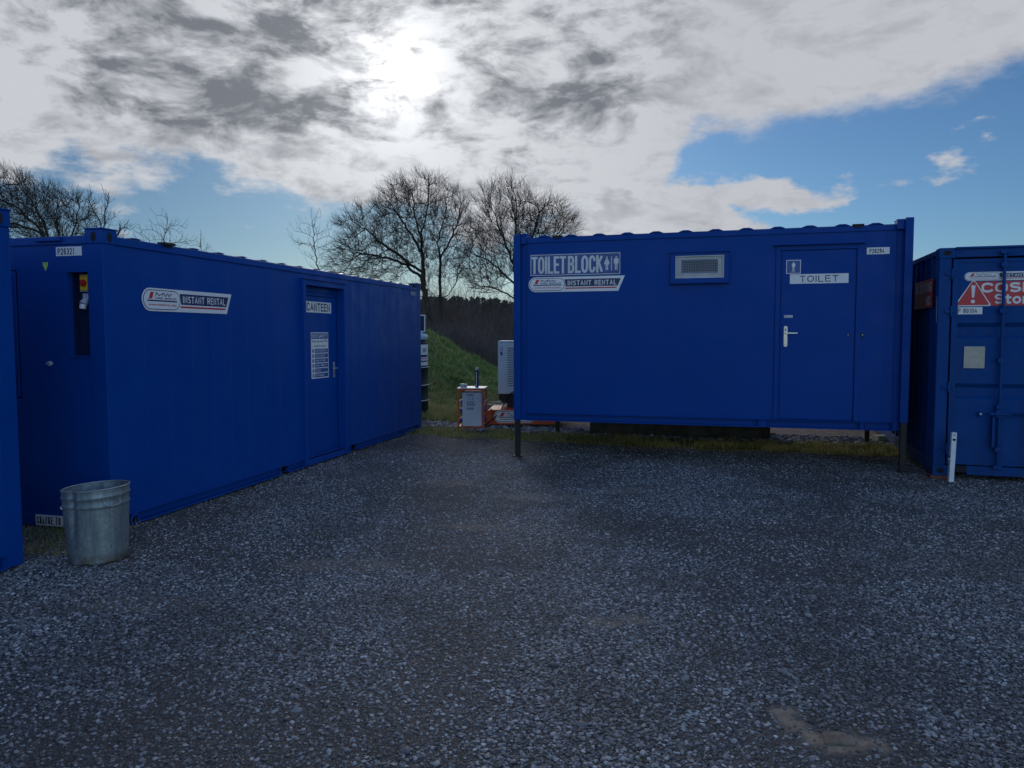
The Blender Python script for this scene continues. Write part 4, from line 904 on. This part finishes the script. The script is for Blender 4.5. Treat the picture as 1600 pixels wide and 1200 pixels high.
o = mb.build('tape_scrap', BN, .004, (math.cos(a) * (br(.38) + .006), math.sin(a) * (br(.38) + .006), .40)); o.rotation_euler = (0, .3, a)

# ------------------------------------------------------------------ white post
PX, PY = 4.955, 8.62
PT = thing('marker_post', 'short white square post with two holes standing before the container', 'post', (PX, PY, hgt(PX, PY)), R(-12)); PT.rotation_euler = (0, R(1.6), R(-12))
mb = MB(); mb.box(-.026, .026, -.029, .023, -.05, .56, mat('white_plastic', (.66, .70, .73), .45, var=.06, vscale=12)); 
mb.set((V((0, -.029, 0)), V((1, 0, 0)), V((0, 0, 1)), V((0, -1, 0)))); mb.disc(.0, .532, .008, .0015, BLKV, 12); mb.disc(.0, .478, .017, .0015, VOID, 16, .014)
mb.build('post_body', PT, .004)
mb = MB(); mb.box(-.045, -.0295, -.033, -.01, .27, .30, DARK); mb.box(-.047, -.0296, -.033, -.015, .25, .2695, WIRE); mb.build('clip', PT)

# ------------------------------------------------------------------ power distribution box in an orange frame
DB = thing('distribution_box', 'white electrical distribution box in an orange tube frame on the verge', 'power box', (-.945, 13.50, 0), R(-4))
OW, OD, OH = .44, .50, .70
for x in (0, OW):
    for y in (0, OD): mb = MB(); mb.box(x - .016, x + .016, y - .016, y + .016, 0, OH - .0165, ORANGE); mb.build('frame_post', DB, .003)
for z_ in (.03, OH):
    mb = MB()
    for y in (0, OD): mb.box(.0165 if z_ < .1 else -.016, OW - .0165 if z_ < .1 else OW + .016, y - .016, y + .016, z_ - .016, z_ + .016, ORANGE)
    for x in (0, OW): mb.box(x - .016, x + .016, .0165, OD - .0165, z_ - .016, z_ + .016, ORANGE)
    mb.build('frame_rail', DB, .003)
mb = MB(); mb.box(-.018, OW + .03, -.02, OD + .02, OH + .017, OH + .03, WHITE); mb.build('shelf', DB, .003)
mb = MB(); mb.box(.065, OW - .03, .02, OD - .03, .05, OH - .05, mat('pale_grey_steel', (.52, .59, .67), .45, var=.06)); bx = mb.build('box_body', DB, .008)
mb = MB(front_frame(.02)); mb.letters('P12202', .145, .27, .585, .625, .002, NAVY, .18, .3); mb.letters('A  A', .175, .26, .525, .56, .002, NAVY, .25); logo(mb, .14, .30, .40, .50, .002, False); mb.letters('P12209', .14, .265, .345, .385, .002, NAVY, .18, .3); mb.build('lettering', bx)
for sx_, x in ((-1, .065), (1, OW - .03)):
    for z_ in (.16, .33, .48):
        for yy in (.12, .34):
            mb = MB(); mb.cyl((x, yy, z_), (x + sx_ * .035, yy, z_ - .012), .042, .042, BLUEP, 14); mb.cyl((x + sx_ * .036, yy, z_ - .012), (x + sx_ * .046, yy, z_ - .014), .047, .047, BLUEP if z_ < .4 else WHITE, 14); mb.build('socket', bx)
mb = MB(); mb.lathe([(.0, 0), (.062, 0), (.065, .008), (.06, .05), (.068, .052), (.066, .062), (.0, .066)], WHITE, 24); 
for a in (-100, -70, -50): mb.box(.058 * math.cos(R(a)) - .007, .058 * math.cos(R(a)) + .007, .063 * math.sin(R(a)) - .004, .063 * math.sin(R(a)) + .004, .014, .038, NAVY)
tub = mb.build('tub', loc=(-.86, 13.66, OH + .0305)); tag(tub, 'small round white tub on top of the orange framed power box', 'tub')
mb = MB(); mb.lathe([(.0, 0), (.03, 0), (.031, .005), (.031, .285), (.024, .3), (.012, .302)], NAVY, 20); mb.lathe([(.0, .303), (.026, .303), (.027, .34), (.02, .352), (.0, .353)], GREYV, 20)
mb.box(-.014, -.002, -.0325, -.029, .02, .27, WHITE)
can_ = mb.build('spray_can', loc=(-.625, 13.70, OH + .0305)); tag(can_, 'tall dark blue canister standing on top of the orange framed power box', 'canister')

# ------------------------------------------------------------------ orange bunded tank, timbers and generator
OT = thing('bunded_tank', 'low orange fuel bund carrying a large MW hire group logo', 'tank', (-.40, 13.86, 0), R(-4))
mb = MB(); mb.box(0.03, 1.25, 0, .9, .05, .31, ORANGE); mb.box(1.252, 1.34, .03, .87, .10, .31, ORANGE)
mb.cyl((.03, .0, .18), (.03, .9, .18), .13, .13, ORANGE, 24); mb.build('tank_body', OT, .01)
mb = MB(); mb.box(.08, 1.2, .04, .14, 0, .0495, DARK); mb.box(.08, 1.2, .72, .82, 0, .0495, DARK); mb.build('skid', OT)
mb = MB(front_frame(0))
def pl(x0, x1, y0, y1, k=12):
    rr = (y1 - y0) / 2; cy = (y0 + y1) / 2
    return [(x1 - rr + rr * math.sin(math.pi * i / k), cy - rr * math.cos(math.pi * i / k)) for i in range(k + 1)] + [(x0 + rr - rr * math.sin(math.pi * i / k), cy + rr * math.cos(math.pi * i / k)) for i in range(k + 1)]
mb.poly(pl(.07, .82, .075, .30), .001, WHITE, .002); mb.poly(pl(.083, .807, .087, .288), .004, NAVY); mb.poly(pl(.094, .796, .098, .277), .005, WHITE); logo(mb, .15, .74, .115, .262, .006, False); mb.build('logo_panel', OT)
for i, (x0, y0, z_) in enumerate(((-.62, 17.1, .0), (-.50, 17.75, .0))):
    mb = MB(); mb.box(0, 1.6, 0, .22, -.02, .09, WOOD); o = mb.build('timber', loc=(x0, y0, z_ + hgt(x0, y0))); o.rotation_euler = (0, 0, R(-3 + 4 * i))
    tag(o, ['nearer weathered grey timber lying on the grass beyond the orange bund', 'farther weathered grey timber lying on the grass beyond the orange bund'][i], 'timber', 'timbers behind the bund')
GX, GY = -.262, 14.28
GN_ = thing('generator', 'pale louvred generator canopy on a black base half behind the toilet block', 'generator', (GX, GY, .3135), R(-4))
mb = MB(); mb.poly([(.05, .0), (1.55, .0), (1.62, .10), (1.62, .235), (.02, .235), (.02, .10)], -.62, DARK, .60); mb.F = (V((0, 0, 0)), V((1, 0, 0)), V((0, 0, 1)), V((0, -1, 0)))
mb = MB(front_frame(0)); mb.poly([(.17, .0), (1.5, .0), (1.6, .09), (1.6, .248), (.018, .248), (.018, .15), (.08, .09), (.17, .085)], -.72, DARK, .71); mb.build('base', GN_, .005)
mb = MB(); mb.box(0, 1.65, 0, .75, .25, 1.21, PALE); mb.box(-.006, 1.656, -.006, .756, 1.2105, 1.235, PALE); cn = mb.build('canopy', GN_, .012)
mb = MB(front_frame(0)); 
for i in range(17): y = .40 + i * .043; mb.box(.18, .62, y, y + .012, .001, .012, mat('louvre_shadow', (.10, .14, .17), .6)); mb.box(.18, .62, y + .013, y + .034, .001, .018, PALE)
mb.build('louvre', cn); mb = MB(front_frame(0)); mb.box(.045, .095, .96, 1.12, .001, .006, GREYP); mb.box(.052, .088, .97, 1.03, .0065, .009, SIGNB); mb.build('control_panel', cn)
mb = MB(); pts = []
for t_ in np.linspace(0, 1, 26):
    x = -.10 + (-.62 + .10) * t_ + .10 * math.sin(t_ * 3.1); z_ = .52 * (1 - t_) ** 1.3 + .012 + .0; y = 14.18 - .62 * t_ ; pts.append((x, y, max(z_, .0)))
pts = [(.05, 14.22, .62)] + pts + [(-.72, 13.50, .02), (-.80, 13.47, .02)]
mb.tube(pts, .012, RUBBER, 8); tag(mb.build('power_cable'), 'black power cable sagging from the generator past the orange bund', 'cable')

# ------------------------------------------------------------------ fuel tank behind the canteen
TK = thing('fuel_tank', 'dark green ribbed upright tank with white label behind the canteen end', 'tank', (-2.32, 16.2, 0), 0)
mb = MB(); prof = [(.0, .0), (.52, .0)]
for z_ in (.02, .22, .58, .96, 1.33): prof += [(.55, z_), (.56, z_ + .04)]
prof = [(.0, 0), (.53, 0), (.55, .03), (.55, .28), (.565, .30), (.55, .32), (.55, .60), (.565, .62), (.55, .64), (.55, .97), (.565, .99), (.55, 1.01), (.55, 1.48), (.50, 1.58), (.3, 1.62), (0, 1.63)]
mb.lathe(prof, TANK, 40); mb.build('tank_body', TK)
for z_ in (.30, .62, .99):
    mb = MB(); mb.lathe([(.566, z_ - .008), (.572, z_ - .006), (.572, z_ + .006), (.566, z_ + .008)], GREYV, 40); mb.build('hoop', TK)
mb = MB(); k = 14
def arc(r, a0, a1, z0, z1, m_): 
    A = [R(a0 + (a1 - a0) * i / k) for i in range(k + 1)]
    mb.add([(r * math.cos(a), r * math.sin(a), z0) for a in A] + [(r * math.cos(a), r * math.sin(a), z1) for a in A], [(i, i + 1, k + 2 + i, k + 1 + i) for i in range(k)], m_)
arc(.552, -95, 5, 1.03, 1.46, WHITE); arc(.554, -90, -5, 1.10, 1.13, NAVY); arc(.554, -90, -5, 1.20, 1.25, NAVY); arc(.554, -90, -5, 1.16, 1.175, RED)
for a0 in (-30, -24, -18): arc(.554, a0, a0 + 3, 1.30, 1.39, NAVY)
mb.build('label_band', TK)
mb = MB(); mb.lathe([(.54, 1.56), (.56, 1.60), (.55, 1.66), (.46, 1.72), (0, 1.73)], mat('pale_blue_plastic', (.35, .52, .58), .4), 36); mb.build('lid', TK)
mb = MB(); mb.box(.05, .52, -.12, .12, 1.70, 2.08, DARK); cb = mb.build('hose_cabinet', TK, .01)
mb = MB(front_frame(-.122)); mb.ring(.05, .52, 1.72, 2.08, .025, .002, GREYV); mb.tube([(.3, 1.8, .01), (.36, 1.84, .012), (.40, 1.92, .012), (.36, 1.99, .012), (.30, 1.96, .012), (.28, 1.9, .012)], .008, GREYV, 6); mb.build('door_trim', cb)

# ------------------------------------------------------------------ bits under and behind the toilet block
WT = thing('waste_tank', 'long flat black tank lying on the grass under the toilet block', 'tank', (1.30, 12.80, 0), R(-16.4))
mb = MB(); mb.box(0, 2.86, 0, .9, .02, .33, CONC); mb.box(.03, 2.83, .03, .87, .3305, .345, CONC); mb.build('tank_body', WT, .012)
mb = MB(); mb.cyl((2.1, .4, .346), (2.1, .4, .42), .1, .1, DARK, 20); mb.build('filler_cap', WT)
mb = MB(); mb.box(-.05, .05, 0, 1.7, 0, .15, WOOD); o = mb.build('timber', loc=(5.44, 10.18, hgt(5.4, 10.3) + .0)); o.rotation_euler = (0, 0, R(-13)); tag(o, 'long grey timber lying on edge between the toilet block and the container', 'timber')
mb = MB(); mb.box(-.09, .09, -.1, .1, 0, .10, mat('pale_block', (.42, .39, .27), .9, var=.2, vscale=18)); o = mb.build('concrete_block', bevel=.008, loc=(5.70, 11.83, 0)); tag(o, 'pale square block at the far end of the long timber', 'block')
mb = MB(); mb.poly([(-.07, -.04), (.05, -.045), (.075, 0), (.03, .05), (-.05, .045)], 0, mat('flat_rock', (.17, .135, .10), .9, var=.35, vscale=30, bump=.6, bscale=60), .016); o = mb.build('flat_stone', bevel=.007, loc=(1.335, 3.06, hgt(1.33, 3.06) - .003)); tag(o, 'flat tan stone on the clay patch in the foreground', 'stone')

# ------------------------------------------------------------------ bare trees
def prisms(P0, P1, R0, R1, k):
    D = P1 - P0; Ln = np.linalg.norm(D, axis=1, keepdims=True) + 1e-9; D = D / Ln
    ref = np.where(np.abs(D[:, 2:3]) > .9, np.array([[1., 0, 0]]), np.array([[0, 0, 1.]]))
    U = np.cross(D, ref); U /= np.linalg.norm(U, axis=1, keepdims=True); Q = np.cross(D, U)
    A = 2 * np.pi * np.arange(k) / k
    ring = U[:, None] * np.cos(A)[None, :, None] + Q[:, None] * np.sin(A)[None, :, None]
    v = np.concatenate([P0[:, None] + ring * R0[:, None, None], P1[:, None] + ring * R1[:, None, None]], 1)
    n_ = len(P0); base = np.arange(n_)[:, None, None] * 2 * k; i = np.arange(k); j = (i + 1) % k
    q = np.stack([i, j, k + j, k + i], 1)[None]
    return v.reshape(-1, 3), (base + q).reshape(-1)
def join(parts):
    V_, L_ = [], []; o = 0
    for v, l in parts:
        V_.append(v); L_.append(l + o); o += len(v)
    return np.concatenate(V_), np.concatenate(L_)
def tree(name, label, base, limbs, env, n_att, step, kill, infl, rtip, seed, twig_n=3, twig_len=.5, twig_r=.008, trunk_min=.09, wind=(0, 0, 0), expo=2.35, iters=90, group='bare winter trees beyond the yard'):
    """limbs: polylines relative to base sharing the first point (0,0,0); env: ellipsoids (cx,cy,cz,rx,ry,rz,weight); branches grown by space colonisation"""
    g = np.random.default_rng(seed); pos = [np.zeros(3)]; par = [-1]
    def find(p):
        d = [np.linalg.norm(q - p) for q in pos]; k_ = int(np.argmin(d)); return k_
    for lb in limbs:
        cur = find(np.array(lb[0], float))
        for a, b_ in zip(lb, lb[1:]):
            a, b_ = np.array(a, float), np.array(b_, float); m_ = max(1, int(np.linalg.norm(b_ - a) / step)); off = g.normal(0, 1, 3) * .0
            for i in range(1, m_ + 1):
                p = a + (b_ - a) * i / m_ + g.normal(0, step * .13, 3); pos.append(p); par.append(cur); cur = len(pos) - 1
    att = []
    wsum = sum(e[6] for e in env)
    for e in env:
        m_ = int(n_att * e[6] / wsum); u = g.normal(0, 1, (m_, 3)); u /= np.linalg.norm(u, axis=1, keepdims=True); rr = g.uniform(0, 1, (m_, 1)) ** .34
        att.append(u * rr * np.array(e[3:6]) + np.array(e[0:3]))
    att = np.concatenate(att); att = att[att[:, 2] > .6]
    alive = np.ones(len(att), bool); wv = np.array(wind)
    kids = {}
    for it in range(iters):
        kd = KDTree(len(pos))
        for i, p in enumerate(pos): kd.insert(p, i)
        kd.balance(); acc = {}; idx = np.nonzero(alive)[0]
        if len(idx) == 0: break
        for i in idx:
            co, k_, d = kd.find(att[i])
            if d < kill: alive[i] = False
            elif d < infl: acc.setdefault(k_, np.zeros(3)); acc[k_] += (att[i] - pos[k_]) / d
        if not acc: 
            infl *= 1.5
            if infl > 30: break
            continue
        for k_, v in acc.items():
            if kids.get(k_, 0) >= 3: continue
            kids[k_] = kids.get(k_, 0) + 1
            v = v / (np.linalg.norm(v) + 1e-9); 
            pd = pos[k_] - pos[par[k_]] if par[k_] >= 0 else np.array([0, 0, 1.]); pd = pd / (np.linalg.norm(pd) + 1e-9)
            v = v + pd * .8 + g.normal(0, .15, 3) + wv; v /= np.linalg.norm(v)
            pos.append(pos[k_] + v * step); par.append(k_)
    pos = np.array(pos); par = np.array(par); n_ = len(pos)
    rad = np.zeros(n_); cnt = np.zeros(n_, int)
    for i in range(1, n_): cnt[par[i]] += 1
    s = np.where(cnt == 0, rtip ** expo, 0.0)
    for i in range(n_ - 1, 0, -1):
        if s[i] < rtip ** expo: s[i] = rtip ** expo
        s[par[i]] += s[i] * 1.004
    rad = s ** (1 / expo)
    i = np.arange(1, n_); P0, P1 = pos[par[i]], pos[i]; R0, R1 = rad[par[i]], rad[i]
    R0 = np.minimum(R0, R1 * 1.45)
    fat = R1 > trunk_min
    root = thing(name, label, 'tree', base, 0, group)
    if fat.any():
        D = (P1 - P0)[fat]; Ln = np.linalg.norm(D, axis=1, keepdims=True)
        v, l = prisms(P0[fat] - D / Ln * R0[fat][:, None] * .35, P1[fat], R0[fat], R1[fat], 9); o = numpy_mesh('trunk', v, 4, l, BARK); o.parent = root
        o.data.polygons.foreach_set('use_smooth', [True] * len(o.data.polygons))
    parts = []
    for lo, hi, k_ in ((.03, 9, 6), (0, .03, 4)):
        mk = (~fat) & (R1 > lo) & (R1 <= hi)
        if mk.any(): parts.append(prisms(P0[mk], P1[mk], R0[mk], R1[mk], k_))
    # twigs: two-segment shoots leaving the thin branches
    thin = np.nonzero(rad < rtip * 2.6)[0]; thin = thin[thin > 0]; T = np.repeat(thin, twig_n); m_ = len(T)
    if m_:
        pd = pos[T] - pos[par[T]]; pd /= np.linalg.norm(pd, axis=1, keepdims=True) + 1e-9
        rad_ = pos[T] - np.array([0, 0, pos[:, 2].max() * .45]); rad_ /= np.linalg.norm(rad_, axis=1, keepdims=True)
        d1_ = pd * .9 + rad_ * .7 + g.normal(0, .42, (m_, 3)) + np.array([0, 0, .35]) + wv * 1.5; d1_ /= np.linalg.norm(d1_, axis=1, keepdims=True)
        d2_ = d1_ + g.normal(0, .35, (m_, 3)) + np.array([0, 0, .2]); d2_ /= np.linalg.norm(d2_, axis=1, keepdims=True)
        ln = g.uniform(.4, 1, (m_, 1)) * twig_len
        A_ = pos[T]; B_ = A_ + d1_ * ln * .5; C_ = B_ + d2_ * ln * .5; r = np.full(m_, twig_r)
        parts.append(prisms(A_, B_, r, r * .8, 3)); parts.append(prisms(B_, C_, r * .8, r * .45, 3))
        d3_ = d1_ + g.normal(0, .6, (m_, 3)); d3_ /= np.linalg.norm(d3_, axis=1, keepdims=True); parts.append(prisms(B_, B_ + d3_ * ln * .4, r * .7, r * .4, 3))
    v, l = join(parts); o = numpy_mesh('branches', v, 4, l, TWIG); o.parent = root
    return root

def px2(px, py, Y):   # pixel (1600 wide) -> x, z at depth Y, used only to measure real positions
    f = 1203.72; p = R(3.686); u = (600 - py) / f; d = (math.cos(p) + u * math.sin(p)); zz = (-math.sin(p) + u * math.cos(p)) / d
    return ((px - 800) / f / d * Y, 1.668 + zz * Y)
def limb(base, pts, Y, dy=0.0):
    out = [(0, 0, 0)] if False else []
    n_ = len(pts)
    for i, q in enumerate(pts):
        yy = Y + dy * i / max(1, n_ - 1); x, z_ = px2(q[0], q[1], yy); out.append((x - base[0], yy - base[1], z_ - base[2]))
    return out
# tree A: broad crown between the cabins, twin stems
Y = 42.0; x, z_ = px2(700, 556, Y); bA = (x, Y, z_ - .3)
tr1 = [(0, 0, 0)] + limb(bA, [(694, 520), (688, 470), (687, 440), (689, 412), (684, 380), (692, 350)], Y, .6)
tr2 = [(0, 0, 0)] + limb(bA, [(690, 528), (671, 488), (662, 450), (661, 410), (658, 370), (668, 330), (672, 295)], Y, -.5)
sA = Y / 1203.72
tree('bare_tree', 'large bare rounded tree with twin trunks seen between the canteen and toilet block', bA,
     [tr1, tr2, limb(bA, [(661, 425), (640, 412), (615, 392), (590, 374), (565, 350)], Y, -2.2), limb(bA, [(659, 432), (628, 410), (596, 400), (560, 395), (535, 388)], Y, 1.8),
      limb(bA, [(660, 395), (640, 362), (622, 335), (604, 310)], Y, 1.5), limb(bA, [(688, 405), (705, 375), (716, 345), (722, 312)], Y, -1.4), limb(bA, [(686, 470), (700, 462), (712, 445), (716, 430)], Y, -.8),
      limb(bA, [(686, 465), (672, 455), (665, 452)], Y, .8), limb(bA, [(660, 375), (650, 340), (645, 305)], Y, -1.8)],
     [(px2(600, 380, Y)[0] - bA[0], 0, px2(600, 380, Y)[1] - bA[2], 82 * sA, 3.0, 62 * sA, 1.0), (px2(655, 345, Y)[0] - bA[0], 0, px2(655, 345, Y)[1] - bA[2], 72 * sA, 3.0, 68 * sA, 1.1),
      (px2(690, 370, Y)[0] - bA[0], 0, px2(690, 370, Y)[1] - bA[2], 50 * sA, 2.6, 85 * sA, .7), (px2(560, 415, Y)[0] - bA[0], 0, px2(560, 415, Y)[1] - bA[2], 50 * sA, 2.0, 28 * sA, .35)],
     3500, .24, .38, 2.4, .0085, 11, 4, 1.0, .0062, .085, expo=2.08)
# tree B: crown leaning right behind the toilet block
Y = 40.0; x, z_ = px2(822, 556, Y); bB = (x, Y, z_ - .3); sB = Y / 1203.72
tree('bare_tree', 'large bare tree spreading over the left end of the toilet block', bB,
     [[(0, 0, 0)] + limb(bB, [(822, 520), (818, 480), (810, 445), (800, 405), (782, 360), (770, 325)], Y, .5), limb(bB, [(818, 480), (798, 462), (772, 450), (748, 446)], Y, -1.2),
      limb(bB, [(812, 450), (785, 425), (760, 405), (738, 398)], Y, 1.4), limb(bB, [(810, 440), (822, 400), (835, 360), (848, 325)], Y, -1.0), limb(bB, [(815, 460), (838, 415), (862, 378), (884, 348)], Y, 1.2),
      limb(bB, [(802, 412), (806, 370), (808, 325), (804, 300)], Y, 1.0)],
     [(px2(790, 365, Y)[0] - bB[0], 0, px2(790, 365, Y)[1] - bB[2], 58 * sB, 2.6, 78 * sB, 1.1), (px2(840, 365, Y)[0] - bB[0], 0, px2(840, 365, Y)[1] - bB[2], 66 * sB, 2.6, 52 * sB, 1.0),
      (px2(765, 415, Y)[0] - bB[0], 0, px2(765, 415, Y)[1] - bB[2], 45 * sB, 2.4, 50 * sB, .7)],
     3100, .24, .38, 2.4, .0085, 23, 4, 1.1, .0062, .085, expo=2.08, wind=(.06, 0, .08))
# windswept tree on the far left
Y = 31.0; x, z_ = px2(95, 470, Y); bC = (x, Y, .6); sC = Y / 1203.72
tree('windswept_tree', 'windswept bare tree leaning left behind the far left cabin', bC,
     [[(0, 0, 0)] + limb(bC, [(92, 440), (80, 390), (62, 355), (30, 325), (0, 308), (-30, 295)], Y, .5), limb(bC, [(82, 395), (70, 350), (50, 310), (25, 280)], Y, -1.0), limb(bC, [(88, 420), (92, 370), (88, 335), (92, 310)], Y, 1.0),
      limb(bC, [(88, 420), (105, 380), (118, 350), (125, 318)], Y, .6), limb(bC, [(60, 360), (30, 350), (5, 345)], Y, 1.0)],
     [(px2(20, 330, Y)[0] - bC[0], 0, px2(20, 330, Y)[1] - bC[2], 75 * sC, 2.0, 48 * sC, 1), (px2(95, 350, Y)[0] - bC[0], 0, px2(95, 350, Y)[1] - bC[2], 42 * sC, 1.8, 52 * sC, .6), (px2(20, 290, Y)[0] - bC[0], 0, px2(20, 290, Y)[1] - bC[2], 30 * sC, 1.4, 26 * sC, .2)],
     2700, .19, .29, 2.0, .0065, 31, 4, .8, .006, .07, expo=2.1, wind=(-.12, 0, .06))
Y = 30.0; x, z_ = px2(160, 470, Y); bD = (x, Y, .6); sD = Y / 1203.72
tree('bare_tree', 'small crooked bare tree just behind the near corner of the canteen roof', bD,
     [[(0, 0, 0)] + limb(bD, [(158, 430), (157, 370), (165, 345), (164, 330), (172, 312)], Y, .2), limb(bD, [(157, 372), (160, 350), (148, 330), (138, 308)], Y, -.4), limb(bD, [(157, 395), (180, 372), (195, 352)], Y, .4)],
     [(px2(152, 335, Y)[0] - bD[0], 0, px2(152, 335, Y)[1] - bD[2], 24 * sD, .8, 38 * sD, 1), (px2(182, 362, Y)[0] - bD[0], 0, px2(182, 362, Y)[1] - bD[2], 20 * sD, .6, 16 * sD, .5)],
     330, .17, .27, 1.6, .008, 41, 2, .5, .006, .05)
# slender trees
for nm, lb, pts, Y, top, spread, sd in (('birch_tree', 'slender pale birch rising behind the canteen roof left of the big tree', [(505, 560), (500, 440), (492, 385), (488, 340)], 40.0, 350, 36, 51),
                                       ('sapling', 'wispy bare sapling above the middle of the canteen roof', [(258, 520), (256, 440), (254, 392), (262, 345)], 36.0, 352, 44, 61),
                                       ('sapling', 'lowest wispy bare sapling just showing over the canteen roof', [(318, 520), (316, 440), (316, 400), (314, 372)], 38.0, 385, 24, 71)):
    x, z_ = px2(pts[0][0], pts[0][1], Y); bb = (x, Y, z_); s_ = Y / 1203.72
    cx, cz = px2((pts[-1][0] + pts[-2][0]) / 2, top + 26, Y)
    tree(nm, lb, bb, [limb(bb, pts, Y, .2)], [(cx - bb[0], 0, cz - bb[2], spread * s_, 1.0, 36 * s_, 1)] + ([(cx - bb[0] + .5, 0, cz - bb[2] - 1.8, spread * s_ * .8, .9, 40 * s_, .7)] if nm == 'birch_tree' else []),
         260, .2, .34, 2.0, .007, sd, 1, .6, .006, .05, wind=(0, 0, .22))

# ------------------------------------------------------------------ scrub and far wood
g = np.random.default_rng(5)
def scrub(n_, x0, x1, y0, y1, h0, h1, r):
    B = np.stack([g.uniform(x0, x1, n_), g.uniform(y0, y1, n_), np.zeros(n_)], 1); B[:, 2] = [hgt(a, b_) for a, b_ in B[:, :2]]
    clump = np.array([.30 + 1.2 * max(0, .5 + mnoise.noise(V((a * .35, b_ * .35, 77)))) for a, b_ in B[:, :2]])
    h = g.uniform(h0, h1, n_) * clump; parts = []; P = B; D = g.normal(0, .35, (n_, 3)); D[:, 2] = 1
    for s_ in range(4):
        D = D / np.linalg.norm(D, axis=1, keepdims=True); Q = P + D * (h / 4)[:, None]
        rr = r * (1 - s_ * .2); parts.append(prisms(P, Q, np.full(n_, rr), np.full(n_, rr * .8), 3))
        if s_:
            D3 = D + g.normal(0, .8, (n_, 3)); D3 /= np.linalg.norm(D3, axis=1, keepdims=True); parts.append(prisms(P, P + D3 * (h * .35)[:, None], np.full(n_, rr * .6), np.full(n_, rr * .3), 3))
        P = Q; D = D + g.normal(0, .35, (n_, 3))
    return join(parts)
v, l = join([scrub(5500, -6, 9, 31, 38, .9, 2.0, .010), scrub(9000, -9, 14, 44, 62, 2.0, 4.2, .016), scrub(2200, -40, 40, 55, 66, 2.0, 4.6, .022)])
sc_ = numpy_mesh('scrub', v, 4, l, SCRUB); tag(sc_, 'tangled brown leafless scrub behind the grass bank', 'scrub', kind='stuff')
def conifers(n_, x0, x1, y0, y1):
    Vv, At = [], []
    for _ in range(n_):
        x, y = g.uniform(x0, x1), g.uniform(y0, y1); h = g.uniform(3.5, 4.9) + 1.3 * mnoise.noise(V((x * .06, 0, 3))); z0 = hgt(x, y); m_ = 190
        t_ = g.uniform(.02, 1, m_) ** .8; rr = (1 - t_) * h * .2 * g.uniform(.5, 1.15, m_) + .05; a = g.uniform(0, 2 * np.pi, m_)
        c = np.stack([x + rr * np.cos(a), y + rr * np.sin(a), z0 + t_ * h], 1); s_ = g.uniform(.18, .42, m_)[:, None]
        d = np.stack([np.cos(a), np.sin(a), -.25 + 0 * a], 1) * s_; e = np.stack([-np.sin(a), np.cos(a), g.uniform(-.3, .3, m_)], 1) * s_ * .5; up = np.stack([0 * a, 0 * a, 1 + 0 * a], 1) * s_ * .5
        Vv.append(np.stack([c - d * .3 + up, c + d + e * .6, c + d * .7 - e - up * .6], 1).reshape(-1, 3)); At.append(np.repeat(g.uniform(0, 1, m_), 3))
    Vv = np.concatenate(Vv); return Vv, np.arange(len(Vv)), np.concatenate(At)
v, l, at = conifers(1100, -55, 60, 100, 135)
cf = numpy_mesh('conifer_wood', v, 3, l, CONIF, at); tag(cf, 'dark conifer wood on the skyline far behind the yard', 'wood', kind='stuff')
